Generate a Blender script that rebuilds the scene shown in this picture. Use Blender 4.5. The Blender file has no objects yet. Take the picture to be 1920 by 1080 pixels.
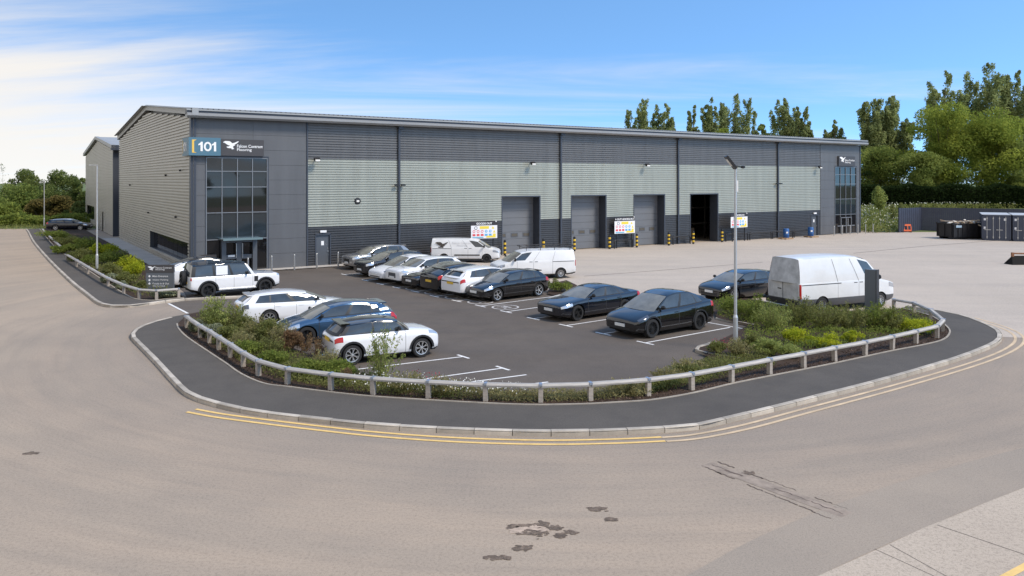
import bpy, math, random
import numpy as np
from mathutils import Vector, Matrix
from mathutils.geometry import tessellate_polygon
R = math.radians
random.seed(7); rng = np.random.default_rng(7)
sc = bpy.context.scene
COL = sc.collection
# ------------------------------------------------------------------ camera, sky, sun, exposure
F, CX, HY, H = 1470.0, 960.0, 338.0, 6.0        # lens in photo pixels, horizon row, eye height (m)
cd = bpy.data.cameras.new('camera'); cam = bpy.data.objects.new('camera', cd); COL.objects.link(cam)
cam.location = (0, 0, H); cam.rotation_euler = (R(90), 0, 0)
cd.sensor_width = 36; cd.lens = F/1920*36; cd.shift_y = -(540-HY)/1920; cd.clip_end = 4000; cd.clip_start = .2
sc.camera = cam
SUN_AZ, SUN_EL = -26.0, 48.0                     # degrees: direction towards the sun, from +X counter-clockwise
sd = Vector((math.cos(R(SUN_AZ))*math.cos(R(SUN_EL)), math.sin(R(SUN_AZ))*math.cos(R(SUN_EL)), math.sin(R(SUN_EL))))
sl = bpy.data.lights.new('sun', 'SUN'); so = bpy.data.objects.new('sun', sl); COL.objects.link(so)
sl.energy = 2.7; sl.angle = R(14); sl.color = (1, .90, .77)
so.rotation_euler = sd.to_track_quat('Z', 'Y').to_euler(); so.location = (40, -40, 60)
W = bpy.data.worlds.new('World'); sc.world = W; W.use_nodes = True
nt = W.node_tree; nt.nodes.clear()
def N(t, **k):
    n = nt.nodes.new(t)
    for a, b in k.items(): setattr(n, a, b)
    return n
def LK(a, b): nt.links.new(a, b)
geo = N('ShaderNodeTexCoord'); sep = N('ShaderNodeSeparateXYZ'); LK(geo.outputs['Generated'], sep.inputs[0])
def M(op, a, b=None, c=None, cl=False):
    n = N('ShaderNodeMath', operation=op); n.use_clamp = cl
    for i, v in enumerate((a, b, c)):
        if v is None: continue
        if isinstance(v, (int, float)): n.inputs[i].default_value = v
        else: LK(v, n.inputs[i])
    return n.outputs[0]
zc = M('MAXIMUM', sep.outputs[2], 0.0)
zz = M('ADD', M('MULTIPLY', zc, 2.6), .16)
cmb = N('ShaderNodeCombineXYZ'); LK(sep.outputs[0], cmb.inputs[0]); LK(sep.outputs[1], cmb.inputs[1]); LK(zz, cmb.inputs[2])
nrm = N('ShaderNodeVectorMath', operation='NORMALIZE'); LK(cmb.outputs[0], nrm.inputs[0])
sky = N('ShaderNodeTexSky', sky_type='NISHITA'); sky.sun_disc = False
sky.sun_elevation = R(SUN_EL); sky.sun_rotation = R(90-SUN_AZ); sky.air_density = 1.0; sky.dust_density = .3; sky.ozone_density = 2.0
LK(nrm.outputs[0], sky.inputs[0])
# clouds: direction projected on a flat layer, thin streaks
den = M('ADD', zc, .10)
cx_ = M('DIVIDE', sep.outputs[0], den); cy_ = M('DIVIDE', sep.outputs[1], den)
cv = N('ShaderNodeCombineXYZ'); LK(cx_, cv.inputs[0]); LK(cy_, cv.inputs[1])
mp = N('ShaderNodeMapping'); mp.inputs['Rotation'].default_value = (0, 0, R(20)); mp.inputs['Scale'].default_value = (.32, 1.0, 1); mp.inputs['Location'].default_value = (3.1, 1.7, 0)
LK(cv.outputs[0], mp.inputs[0])
nz = N('ShaderNodeTexNoise'); nz.inputs['Scale'].default_value = .55; nz.inputs['Detail'].default_value = 7; nz.inputs['Roughness'].default_value = .62; nz.inputs['Distortion'].default_value = .6
LK(mp.outputs[0], nz.inputs['Vector'])
# more cloud to the left (-X) and low down
side = M('ADD', M('MULTIPLY', sep.outputs[0], -.40), M('MULTIPLY', M('MAXIMUM', M('MULTIPLY', sep.outputs[1], -1.0), 0.0), .42))   # cloudier behind, as mirrored in the glazing
low = M('MULTIPLY', M('SUBTRACT', .16, zc), 1.5)
hi = N('ShaderNodeMapRange', interpolation_type='SMOOTHSTEP'); hi.inputs['From Min'].default_value = .22; hi.inputs['From Max'].default_value = .5; hi.inputs['To Max'].default_value = .60; LK(zc, hi.inputs['Value'])   # unseen broken cloud overhead, as the glass mirrors; thickened to neutralise blue fill
cf = M('ADD', M('ADD', M('ADD', nz.outputs['Fac'], side), low), hi.outputs[0])
cr = N('ShaderNodeMapRange', interpolation_type='SMOOTHSTEP'); cr.inputs['From Min'].default_value = .46; cr.inputs['From Max'].default_value = .90; cr.inputs['To Max'].default_value = .92
LK(cf, cr.inputs['Value'])
mx = N('ShaderNodeMix', data_type='RGBA'); LK(cr.outputs[0], mx.inputs['Factor'])
SKYTINT = N('ShaderNodeMix', data_type='RGBA', blend_type='MULTIPLY'); SKYTINT.inputs['Factor'].default_value = 1
LK(sky.outputs[0], SKYTINT.inputs['A']); SKYTINT.inputs['B'].default_value = (1.35, 1.78, 1.92, 1)
LK(SKYTINT.outputs['Result'], mx.inputs['A']); mx.inputs['B'].default_value = (6.1, 5.75, 5.25, 1)
bg = N('ShaderNodeBackground'); bg.inputs['Strength'].default_value = .115
LK(mx.outputs['Result'], bg.inputs['Color'])
wo = N('ShaderNodeOutputWorld'); LK(bg.outputs[0], wo.inputs[0])
sc.view_settings.view_transform = 'Standard'; sc.view_settings.look = 'None'; sc.view_settings.exposure = 0.5; sc.view_settings.gamma = 1
sc.view_settings.use_curve_mapping = False
sc.cycles.max_bounces = 6; sc.cycles.transparent_max_bounces = 6

# ------------------------------------------------------------------ helpers
def G(px, py, z=0.0):
    "ground point (height z) seen at photo pixel (px, py)"
    d = F*(H-z)/(py-HY); return Vector(((px-CX)/F*d, d, z))
MATS = {}
def mat(name, col, rough=.6, metal=0.0, noise=None, bump=None, coat=0.0, ior=1.5, col2=None, emit=None, spec=None, stretch=None, trans=0.0):
    "procedural Principled material; noise=(scale, amount) mottles the colour, bump=(scale, strength, distance)"
    if name in MATS: return MATS[name]
    m = bpy.data.materials.new(name); m.use_nodes = True; t = m.node_tree; b = t.nodes['Principled BSDF']
    b.inputs['Base Color'].default_value = (*col, 1); b.inputs['Roughness'].default_value = rough; b.inputs['Metallic'].default_value = metal
    b.inputs['IOR'].default_value = ior; b.inputs['Coat Weight'].default_value = coat; b.inputs['Coat Roughness'].default_value = .04
    if spec is not None: b.inputs['Specular IOR Level'].default_value = spec
    tc = t.nodes.new('ShaderNodeTexCoord'); vec = tc.outputs['Object']
    if stretch:
        mpn = t.nodes.new('ShaderNodeMapping'); mpn.inputs['Scale'].default_value = stretch; t.links.new(vec, mpn.inputs[0]); vec = mpn.outputs[0]
    if noise:
        n = t.nodes.new('ShaderNodeTexNoise'); n.inputs['Scale'].default_value = noise[0]; n.inputs['Detail'].default_value = 6; n.inputs['Roughness'].default_value = .65
        t.links.new(vec, n.inputs['Vector'])
        r = t.nodes.new('ShaderNodeMapRange'); r.inputs['From Min'].default_value = .3; r.inputs['From Max'].default_value = .7; t.links.new(n.outputs['Fac'], r.inputs['Value'])
        x = t.nodes.new('ShaderNodeMix'); x.data_type = 'RGBA'
        a = noise[1]; c2 = col2 or tuple(min(1, c*(1+a)) for c in col); c1 = col if col2 else tuple(c*(1-a) for c in col)
        x.inputs['A'].default_value = (*c1, 1); x.inputs['B'].default_value = (*c2, 1)
        t.links.new(r.outputs[0], x.inputs['Factor']); t.links.new(x.outputs['Result'], b.inputs['Base Color'])
    if bump:
        n2 = t.nodes.new('ShaderNodeTexNoise'); n2.inputs['Scale'].default_value = bump[0]; n2.inputs['Detail'].default_value = 4
        t.links.new(tc.outputs['Object'], n2.inputs['Vector'])
        bn = t.nodes.new('ShaderNodeBump'); bn.inputs['Strength'].default_value = bump[1]; bn.inputs['Distance'].default_value = bump[2] if len(bump) > 2 else .01
        t.links.new(n2.outputs['Fac'], bn.inputs['Height']); t.links.new(bn.outputs[0], b.inputs['Normal'])
    if emit: b.inputs['Emission Color'].default_value = (*emit[:3], 1); b.inputs['Emission Strength'].default_value = emit[3]
    MATS[name] = m; return m
def leafmat(name, c1, c2, scale=.6, tr=.5):
    c1, c2 = tuple(v*2.0 for v in c1), tuple(v*1.8 for v in c2)
    if name in MATS: return MATS[name]
    m = bpy.data.materials.new(name); m.use_nodes = True; t = m.node_tree; t.nodes.clear()
    o = t.nodes.new('ShaderNodeOutputMaterial'); d = t.nodes.new('ShaderNodeBsdfDiffuse'); l = t.nodes.new('ShaderNodeBsdfTranslucent'); mixs = t.nodes.new('ShaderNodeMixShader')
    mixs.inputs[0].default_value = tr
    g = t.nodes.new('ShaderNodeNewGeometry'); tc = t.nodes.new('ShaderNodeTexCoord')
    n = t.nodes.new('ShaderNodeTexNoise'); n.inputs['Scale'].default_value = scale; n.inputs['Detail'].default_value = 3; t.links.new(tc.outputs['Object'], n.inputs['Vector'])
    ad = t.nodes.new('ShaderNodeMath'); ad.operation = 'MULTIPLY_ADD'; ad.inputs[1].default_value = .55; t.links.new(g.outputs['Random Per Island'], ad.inputs[0])
    r = t.nodes.new('ShaderNodeMapRange'); r.inputs['From Min'].default_value = .35; r.inputs['From Max'].default_value = .68; r.inputs['To Min'].default_value = -.1; r.inputs['To Max'].default_value = .55; t.links.new(n.outputs['Fac'], r.inputs['Value'])
    t.links.new(r.outputs[0], ad.inputs[2])
    x = t.nodes.new('ShaderNodeMix'); x.data_type = 'RGBA'; x.inputs['A'].default_value = (*c1, 1); x.inputs['B'].default_value = (*c2, 1); t.links.new(ad.outputs[0], x.inputs['Factor'])
    for s in (d, l): t.links.new(x.outputs['Result'], s.inputs['Color'])
    t.links.new(d.outputs[0], mixs.inputs[1]); t.links.new(l.outputs[0], mixs.inputs[2]); t.links.new(mixs.outputs[0], o.inputs[0])
    MATS[name] = m; return m

class MB:
    "collects polygons for one mesh"
    def __init__(s): s.v = []; s.f = []; s.mi = []
    def face(s, pts, m=0):
        i = len(s.v); s.v += [tuple(p) for p in pts]; s.f.append(tuple(range(i, i+len(pts)))); s.mi.append(m)
    def box(s, x0, x1, y0, y1, z0, z1, m=0, mtx=None):
        p = [Vector((x, y, z)) for x in (x0, x1) for y in (y0, y1) for z in (z0, z1)]
        if mtx: p = [mtx @ q for q in p]
        i = len(s.v); s.v += [tuple(q) for q in p]
        for f in ((0,1,3,2),(4,6,7,5),(0,4,5,1),(2,3,7,6),(0,2,6,4),(1,5,7,3)): s.f.append(tuple(i+k for k in f)); s.mi.append(m)
    def tube(s, p0, p1, r0, r1=None, n=8, m=0, cap=True):
        p0, p1 = Vector(p0), Vector(p1); r1 = r0 if r1 is None else r1
        d = (p1-p0).normalized(); a = d.orthogonal().normalized(); b = d.cross(a); i = len(s.v)
        for p, r in ((p0, r0), (p1, r1)):
            for k in range(n):
                t = 2*math.pi*k/n; s.v.append(tuple(p+a*(r*math.cos(t))+b*(r*math.sin(t))))
        for k in range(n): s.f.append((i+k, i+(k+1) % n, i+n+(k+1) % n, i+n+k)); s.mi.append(m)
        if cap: s.f.append(tuple(i+k for k in range(n))[::-1]); s.mi.append(m); s.f.append(tuple(i+n+k for k in range(n))); s.mi.append(m)
    def lathe(s, prof, n=20, axis='z', m=0, c=(0, 0, 0)):
        i = len(s.v); c = Vector(c)
        for r, h in prof:
            for k in range(n):
                t = 2*math.pi*k/n
                q = (r*math.cos(t), r*math.sin(t), h) if axis == 'z' else (r*math.cos(t), h, r*math.sin(t))
                s.v.append(tuple(c+Vector(q)))
        for j in range(len(prof)-1):
            for k in range(n): s.f.append((i+j*n+k, i+j*n+(k+1) % n, i+(j+1)*n+(k+1) % n, i+(j+1)*n+k)); s.mi.append(m)
    def prism(s, poly, y0, y1, m=0):
        "polygon in xz extruded along y"
        n = len(poly); i = len(s.v)
        for y in (y0, y1): s.v += [(a, y, b) for a, b in poly]
        tri = tessellate_polygon([[Vector((a, b, 0)) for a, b in poly]])
        for t in tri: s.f.append(tuple(i+k for k in t)); s.mi.append(m); s.f.append(tuple(i+n+k for k in t[::-1])); s.mi.append(m)
        for k in range(n): s.f.append((i+k, i+(k+1) % n, i+n+(k+1) % n, i+n+k)); s.mi.append(m)
    def mesh(s, name, mats, smooth=False, fixn=True):
        me = bpy.data.meshes.new(name); me.from_pydata(s.v, [], s.f)
        for x in (mats if isinstance(mats, (list, tuple)) else [mats]): me.materials.append(x)
        if any(s.mi): me.polygons.foreach_set('material_index', s.mi)
        if fixn:
            import bmesh
            bm = bmesh.new(); bm.from_mesh(me); bmesh.ops.remove_doubles(bm, verts=bm.verts, dist=1e-5); bmesh.ops.recalc_face_normals(bm, faces=bm.faces); bm.to_mesh(me); bm.free()
        if smooth: me.shade_smooth(); 
        if smooth == 'angle': me.set_sharp_from_angle(angle=R(35))
        me.update(); return me
    def obj(s, name, mats, parent=None, smooth=False, fixn=True):
        return link(name, s.mesh(name, mats, smooth, fixn), parent)
def link(name, me, parent=None, loc=None, rot=None):
    o = bpy.data.objects.new(name, me); COL.objects.link(o)
    if parent: o.parent = parent
    if loc is not None: o.location = loc
    if rot is not None: o.rotation_euler = rot
    return o
def empty(name, loc=(0, 0, 0), rz=0.0):
    o = bpy.data.objects.new(name, None); COL.objects.link(o); o.location = loc; o.rotation_euler = (0, 0, rz); o.empty_display_size = .3; return o
def tag(o, label, cat=None, group=None, kind=None):
    if label: o['label'] = label
    if cat: o['category'] = cat
    if group: o['group'] = group
    if kind: o['kind'] = kind
    return o
def catmull(pts, n=6):
    pts = [Vector(p) for p in pts]; out = []
    for i in range(len(pts)-1):
        a = pts[max(i-1, 0)]; b = pts[i]; c = pts[i+1]; d = pts[min(i+2, len(pts)-1)]
        for k in range(n):
            t = k/n; out.append(.5*((2*b)+(c-a)*t+(2*a-5*b+4*c-d)*t*t+(3*b-3*c+d-a)*t**3))
    return out+[pts[-1]]
def resample(pts, step):
    L = [0]
    for a, b in zip(pts, pts[1:]): L.append(L[-1]+(b-a).length)
    n = max(1, round(L[-1]/step)); out = []; j = 0
    for k in range(n+1):
        s = L[-1]*k/n
        while j < len(L)-2 and L[j+1] < s: j += 1
        t = (s-L[j])/max(1e-9, L[j+1]-L[j]); out.append(pts[j].lerp(pts[j+1], t))
    return out
def sheet(name, pts, z, material, parent=None, kind='structure', label=None):
    pts = [Vector((p[0], p[1], 0)) for p in pts]
    me = bpy.data.meshes.new(name); tri = tessellate_polygon([pts])
    def up(t):
        a, b, c = (pts[k] for k in t); return t if (b-a).cross(c-a).z > 0 else t[::-1]
    me.from_pydata([(p.x, p.y, z) for p in pts], [], [up(t) for t in tri]); me.materials.append(material)
    o = link(name, me, parent)
    if kind and not parent: o['kind'] = kind
    if label: o['label'] = label
    return o
def ribbon(mb, pts, w, z, m=0, off=0.0):
    "flat strip of width w along a polyline"
    n = len(pts); e = []
    for i in range(n):
        d = (pts[min(i+1, n-1)]-pts[max(i-1, 0)]); d.z = 0; d.normalize(); nn = Vector((-d.y, d.x, 0))
        e.append((pts[i]+nn*(off-w/2), pts[i]+nn*(off+w/2)))
    for a, b in zip(e, e[1:]): mb.face([(q.x, q.y, z) for q in (a[0], b[0], b[1], a[1])], m)
# ------------------------------------------------------------------ building frame (from the facade's two bottom corners)
A = G(360, 514); B = G(1612, 436.3)
U = (B-A).normalized(); V = Vector((-U.y, U.x, 0)); ANG = math.atan2(U.y, U.x); LEN = (B-A).length
def S(px):
    "distance along the facade of photo column px"
    k = (px-CX)/F; return (k*A.y-A.x)/(U.x-k*U.y)
def Tg(px):
    "distance along the gable of photo column px"
    k = (px-CX)/F; return (k*A.y-A.x)/(V.x-k*V.y)
def Zf(px, py): return H+(HY-py)/F*(A.y+S(px)*U.y)
def Zg(px, py): return H+(HY-py)/F*(A.y+Tg(px)*V.y)
def loc2w(x, y, z=0): return A+U*x+V*y+Vector((0, 0, z))
DEP = 35.2
# ------------------------------------------------------------------ ground materials
def roadmat(name, base, dust, dark, sc1=.12, grain=26, dustpos=None, rough=.9, tracks=None, arcs=None):
    m = bpy.data.materials.new(name); m.use_nodes = True; t = m.node_tree; b = t.nodes['Principled BSDF']; b.inputs['Roughness'].default_value = rough
    b.inputs['Specular IOR Level'].default_value = .25
    tc = t.nodes.new('ShaderNodeTexCoord')
    def noise(scale, det=5, rg=.6, vec=None):
        n = t.nodes.new('ShaderNodeTexNoise'); n.inputs['Scale'].default_value = scale; n.inputs['Detail'].default_value = det; n.inputs['Roughness'].default_value = rg
        t.links.new(vec or tc.outputs['Object'], n.inputs['Vector']); return n.outputs['Fac']
    def rngm(v, a, c, lo=0, hi=1):
        r = t.nodes.new('ShaderNodeMapRange'); r.inputs['From Min'].default_value = a; r.inputs['From Max'].default_value = c; r.inputs['To Min'].default_value = lo; r.inputs['To Max'].default_value = hi
        t.links.new(v, r.inputs['Value']); return r.outputs[0]
    def mix(f, a, c, bt='MIX'):
        x = t.nodes.new('ShaderNodeMix'); x.data_type = 'RGBA'; x.blend_type = bt
        if isinstance(f, float): x.inputs['Factor'].default_value = f
        else: t.links.new(f, x.inputs['Factor'])
        for k, v in (('A', a), ('B', c)):
            if isinstance(v, tuple): x.inputs[k].default_value = (*v, 1)
            else: t.links.new(v, x.inputs[k])
        return x.outputs['Result']
    c = mix(rngm(noise(sc1, 6, .62), .32, .70), base, dust)
    c = mix(rngm(noise(sc1*4.3, 5, .6), .46, .80, 0, .45), c, dark)
    if tracks:                                                   # tyre-polished lanes and streaks along a direction
        mpn = t.nodes.new('ShaderNodeMapping'); mpn.inputs['Rotation'].default_value = (0, 0, tracks[0]); mpn.inputs['Scale'].default_value = (.035, .9, 1); t.links.new(tc.outputs['Object'], mpn.inputs[0])
        c = mix(rngm(noise(.8, 4, .55, mpn.outputs[0]), .42, .70, 0, tracks[1]), c, tracks[2])
    if arcs:                                                     # dust and polish swept along the wheel paths round the corner
        sb_ = t.nodes.new('ShaderNodeVectorMath'); sb_.operation = 'SUBTRACT'; sb_.inputs[1].default_value = (arcs[0], arcs[1], 0); t.links.new(tc.outputs['Object'], sb_.inputs[0])
        ln_ = t.nodes.new('ShaderNodeVectorMath'); ln_.operation = 'LENGTH'; t.links.new(sb_.outputs[0], ln_.inputs[0]); sx = t.nodes.new('ShaderNodeSeparateXYZ'); t.links.new(sb_.outputs[0], sx.inputs[0])
        at_ = t.nodes.new('ShaderNodeMath'); at_.operation = 'ARCTAN2'; t.links.new(sx.outputs[1], at_.inputs[0]); t.links.new(sx.outputs[0], at_.inputs[1])
        cb_ = t.nodes.new('ShaderNodeCombineXYZ'); t.links.new(ln_.outputs['Value'], cb_.inputs[0]); t.links.new(at_.outputs[0], cb_.inputs[1])
        mp_ = t.nodes.new('ShaderNodeMapping'); mp_.inputs['Scale'].default_value = (.75, 2.2, 1); t.links.new(cb_.outputs[0], mp_.inputs[0])
        c = mix(rngm(noise(1.0, 5, .6, mp_.outputs[0]), .42, .70, 0, .6), c, arcs[2])
        mp2 = t.nodes.new('ShaderNodeMapping'); mp2.inputs['Scale'].default_value = (2.4, 3.0, 1); mp2.inputs['Location'].default_value = (7, 3, 0); t.links.new(cb_.outputs[0], mp2.inputs[0])
        c = mix(rngm(noise(1.0, 5, .6, mp2.outputs[0]), .48, .75, 0, .42), c, arcs[3])
        nr_ = t.nodes.new('ShaderNodeMath'); nr_.operation = 'MULTIPLY_ADD'; nr_.inputs[1].default_value = 7; t.links.new(noise(.35, 4, .6), nr_.inputs[0]); t.links.new(ln_.outputs['Value'], nr_.inputs[2])
        c = mix(rngm(nr_.outputs[0], 21.0, 26.5, .45, 0), c, (.225, .193, .165))      # less-travelled, less dusty asphalt by the kerb
    c = mix(rngm(noise(grain, 4, .8), .3, .7, .70, 1.22), (0, 0, 0), c)
    c = mix(rngm(noise(grain*4, 2, .8), .25, .75, .70, 1.25), (0, 0, 0), c)
    t.links.new(c, b.inputs['Base Color'])
    bn = t.nodes.new('ShaderNodeBump'); bn.inputs['Strength'].default_value = .35; bn.inputs['Distance'].default_value = .006
    t.links.new(noise(grain*4, 2, .7), bn.inputs['Height']); t.links.new(bn.outputs[0], b.inputs['Normal']); return m
M_ROAD = roadmat('road_asphalt', (.355, .288, .222), (.43, .34, .255), (.285, .238, .192), .10, 17, arcs=(1.5, 36.0, (.48, .365, .265), (.275, .228, .182)))
M_BAND = roadmat('smooth_asphalt', (.335, .278, .22), (.38, .31, .24), (.30, .25, .20), .2, 30)
M_TAR = roadmat('carpark_tarmac', (.118, .097, .080), (.158, .130, .106), (.074, .062, .053), .16, 24, tracks=(R(-40), .35, (.105, .094, .088)))
M_PAVE = roadmat('footway_tarmac', (.094, .083, .072), (.122, .107, .092), (.070, .063, .057), .3, 30)
M_YARD = roadmat('yard_concrete', (.49, .415, .34), (.56, .475, .39), (.41, .35, .29), .09, 12, tracks=(ANG+R(6), .4, (.40, .345, .305)))
M_SLAB = roadmat('slab_concrete', (.47, .385, .30), (.52, .43, .335), (.43, .35, .275), .3, 14)
M_SOIL = roadmat('bark_mulch', (.040, .025, .017), (.075, .047, .031), (.02, .013, .010), .8, 9)
M_FIELD = mat('meadow', (.10, .13, .035), .9, noise=(.15, .4), bump=(6, .6, .05))
M_KERB = mat('kerb_concrete', (.45, .395, .325), .85, noise=(2.2, .22), bump=(40, .3, .004))
_t = M_KERB.node_tree; _oi = _t.nodes.new('ShaderNodeObjectInfo'); _mr = _t.nodes.new('ShaderNodeMapRange'); _mr.inputs['To Min'].default_value = .72; _mr.inputs['To Max'].default_value = 1.08; _t.links.new(_oi.outputs['Random'], _mr.inputs['Value'])
_b = _t.nodes['Principled BSDF']; _src = _b.inputs['Base Color'].links[0].from_socket; _vm = _t.nodes.new('ShaderNodeVectorMath'); _vm.operation = 'SCALE'; _t.links.new(_src, _vm.inputs[0]); _t.links.new(_mr.outputs[0], _vm.inputs['Scale']); _t.links.new(_vm.outputs[0], _b.inputs['Base Color'])
M_PATH = mat('path_concrete', (.44, .40, .355), .85, noise=(.6, .15))
M_WHITE = mat('white_road_paint', (.74, .71, .67), .7, noise=(5, .12))
M_YEL = mat('yellow_road_paint', (.76, .50, .17), .7, noise=(4, .14))
M_YELF = mat('worn_yellow_paint', (.58, .43, .27), .8, noise=(1.2, .22))
M_CRACK = mat('dark_joint', (.07, .055, .048), .95)
M_HOLE = mat('broken_surface', (.15, .11, .08), .95, noise=(7, .6), bump=(18, 1, .03))
# ------------------------------------------------------------------ ground sheets
sheet('ground', [(-900, -120), (900, -120), (900, 1500), (-900, 1500)], -.03, M_FIELD)
road = sheet('road', [(-90, -40), (140, -40), (140, 40), (60, 120), (-25, 97), (-90, 97)], 0.0, M_ROAD)
tp = [G(*p) for p in ((645.4,515),(684.7,526),(713,533),(743,539.5),(778,547),(814.7,556),(856,564.7),(900.6,574.2),(948.8,585.1),(999.8,598),(1061,611),(1131,626.4),(1209.7,643.5))]
E40 = Vector((math.cos(R(40)), math.sin(R(40)), 0))
yard = sheet('yard', [loc2w(16.5, .3), loc2w(LEN+.5, .3), G(1640, 437.4), G(1686, 436.2), G(1727, 433.4), G(1930, 439), G(2150, 446), (120, 40), (60, 22), G(1878, 632), G(1735, 580), G(1600, 590), G(1400, 580), tp[9]+E40*6.2, tp[7]+E40*6.2, tp[2]+E40*6.2], .004, M_YARD)
# main footway and planting bed outlines, traced as ground points
OUT = [G(*p) for p in ((352,593),(318,599.5),(285,608),(260,617.5),(248,626),(245,635.7),(260,652),(288,681),(322,719),(349,744.5),(399,763),(478,780),(601.5,795),(714,806),(860,814),(1018,818.5),(1156,816),(1300,807.5),(1373.7,791.5),(1498.7,760.5),(1655,720),(1780,683),(1842.5,660.5),(1872,646),(1879,636),(1876,627),(1864,618),(1811,596.5),(1742,583),(1700,578))]
INN = [G(*p) for p in ((332,612),(335,621),(350,637),(391,665.5),(423,687),(452,707.5),(494.5,726),(545,733),(630,744),(714,752),(860,761),(984,766.5),(1087,765.5),(1156,762),(1224,757),(1300,744),(1374,726),(1452,710),(1561,688),(1670,664),(1727,653),(1766,643),(1780,631),(1777,619),(1752,600),(1716,588),(1690,582))]
OUTs, INNs = catmull(OUT, 5), catmull(INN, 5)
sheet('footway', OUTs+INNs[::-1], .105, M_PAVE)
OUT2 = [G(*p) for p in ((48,431),(52,436),(62.5,456),(91,490),(130,529),(161.5,555),(180,569.5),(198,576),(222,577.5),(247,576.6),(273,573.5),(312.5,567.5),(352,564),(405,561.5),(456,559.4))]
INN2 = [G(*p) for p in ((74,430.5),(84,443),(104,466),(135,489),(167,511),(203,535.5),(234,555),(255,564.5),(285,567.2),(312.5,564.5),(345,562))]
OUT2s, INN2s = catmull(OUT2, 5), catmull(INN2, 5)
sheet('footway', [OUT2s[0]]+OUT2s[:62]+INN2s[::-1], .105, M_PAVE)
# planting beds (soil)
CPK = [G(*p) for p in ((1690,582),(1600,587),(1500,583),(1420,566),(1335,552),(1322,560),(1345,600),(1405,613),(1372,632),(1333,650.5),(1310,657),(1314,664),(1330,676),(1300,690),(1250,712),(1200,730),(1130,740),(1050,744),(980,741),(900,735),(820,727),(740,717),(668,703),(600,680),(545,655),(490,628),(452,603),(430,592),(390,586),(352,593))]
bed = INNs+CPK
sheet('planting_bed', bed, .10, M_SOIL)
BED2 = [loc2w(-1.6, 1.5), loc2w(-1.6, 72), G(80, 431)]
bed2 = INN2s[::-1]+[G(80, 430.5)]+[loc2w(-1.6, 70), loc2w(-1.6, 3), G(330, 548)]
sheet('planting_bed', bed2[::-1], .10, M_SOIL)
strip = [G(*p) for p in ((1026,553),(1040,556),(1075,549),(1085,538),(1062,527),(1034,533))]
sheet('planting_bed', strip, .06, M_SOIL)
sheet('gable_path', [loc2w(-1.55, .4), loc2w(0.1, .4), loc2w(.1, 36), loc2w(-1.55, 36)], .112, M_PATH)
# car park tarmac
sheet('car_park', [G(354, 590), G(315, 569), G(352, 563), G(345, 548), loc2w(-1.6, 2.5), loc2w(-1.6, -.9), loc2w(16.5, -.9), tp[2]+E40*6.2, tp[7]+E40*6.2, tp[9]+E40*6.2, G(1400, 580), G(1420, 575), G(1440, 640), G(1330, 690), G(1200, 748), G(1000, 755), G(850, 745), G(600, 690), G(480, 640), G(400, 600)], .008, M_TAR)
sheet('path', [loc2w(1, -1.15), loc2w(17.5, -1.15), loc2w(17.5, .2), loc2w(1, .2)], .06, M_PATH)
# ------------------------------------------------------------------ kerbs: each stone a piece
def kerb(name, line, inward, hgt=.125, wid=.15, step=.915):
    root = empty(name); root['kind'] = 'structure'
    pts = resample([Vector((p.x, p.y, 0)) for p in line], step)
    L = (pts[1]-pts[0]).length
    mb = MB(); g = .009; prof = [(0, -.02), (0, hgt-.035), (.02, hgt-.006), (.035, hgt), (wid, hgt), (wid, -.02)]
    for (a, c), (b, d) in zip(prof, prof[1:]): mb.face([(g, a, c), (L-g, a, c), (L-g, b, d), (g, b, d)])
    for xx in (g, L-g): mb.face([(xx, a, c) for a, c in prof])
    me = mb.mesh('kerb_stone', M_KERB)
    for a, b in zip(pts, pts[1:]):
        d = b-a; o = link('kerb_stone', me, root, (a.x, a.y, random.uniform(-.006, .004)), (0, 0, math.atan2(d.y, d.x)))
        o.scale = (d.length/L, inward, 1)
    return root
kerb('kerb', OUTs[5:], 1)
kerb('kerb', OUT2s[::-1], -1)
kerb('kerb', catmull([G(*p) for p in ((1345,646),(1330,651),(1313,655.5),(1309,659),(1316,664),(1350,670),(1390,676))], 4), -1, .12, .13, .6)
kerb('kerb', [G(1341, 599.5), G(1412, 613)], 1, .1, .12)
kerb('kerb', [tp[7]+E40*6.25, tp[9]+E40*6.25], 1, .1, .12)
def strip_obj(name, line, w, z, m, parent=None, off=0.0):
    mb = MB(); ribbon(mb, line, w, z, 0, off); o = mb.obj(name, m, parent, fixn=False)
    if not parent: o['kind'] = 'structure'
    return o
def edging(line):
    mb = MB(); ribbon(mb, line, .06, .128)
    for off in (-.03, .03):
        for a, b in zip(line, line[1:]):
            d = (b-a).normalized(); nn = Vector((-d.y, d.x, 0))*off; p, q = a+nn, b+nn
            mb.face([(p.x, p.y, .05), (q.x, q.y, .05), (q.x, q.y, .128), (p.x, p.y, .128)])
    o = mb.obj('edging_kerb', M_KERB); o['kind'] = 'structure'
edging(INNs); edging(INN2s)
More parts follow.
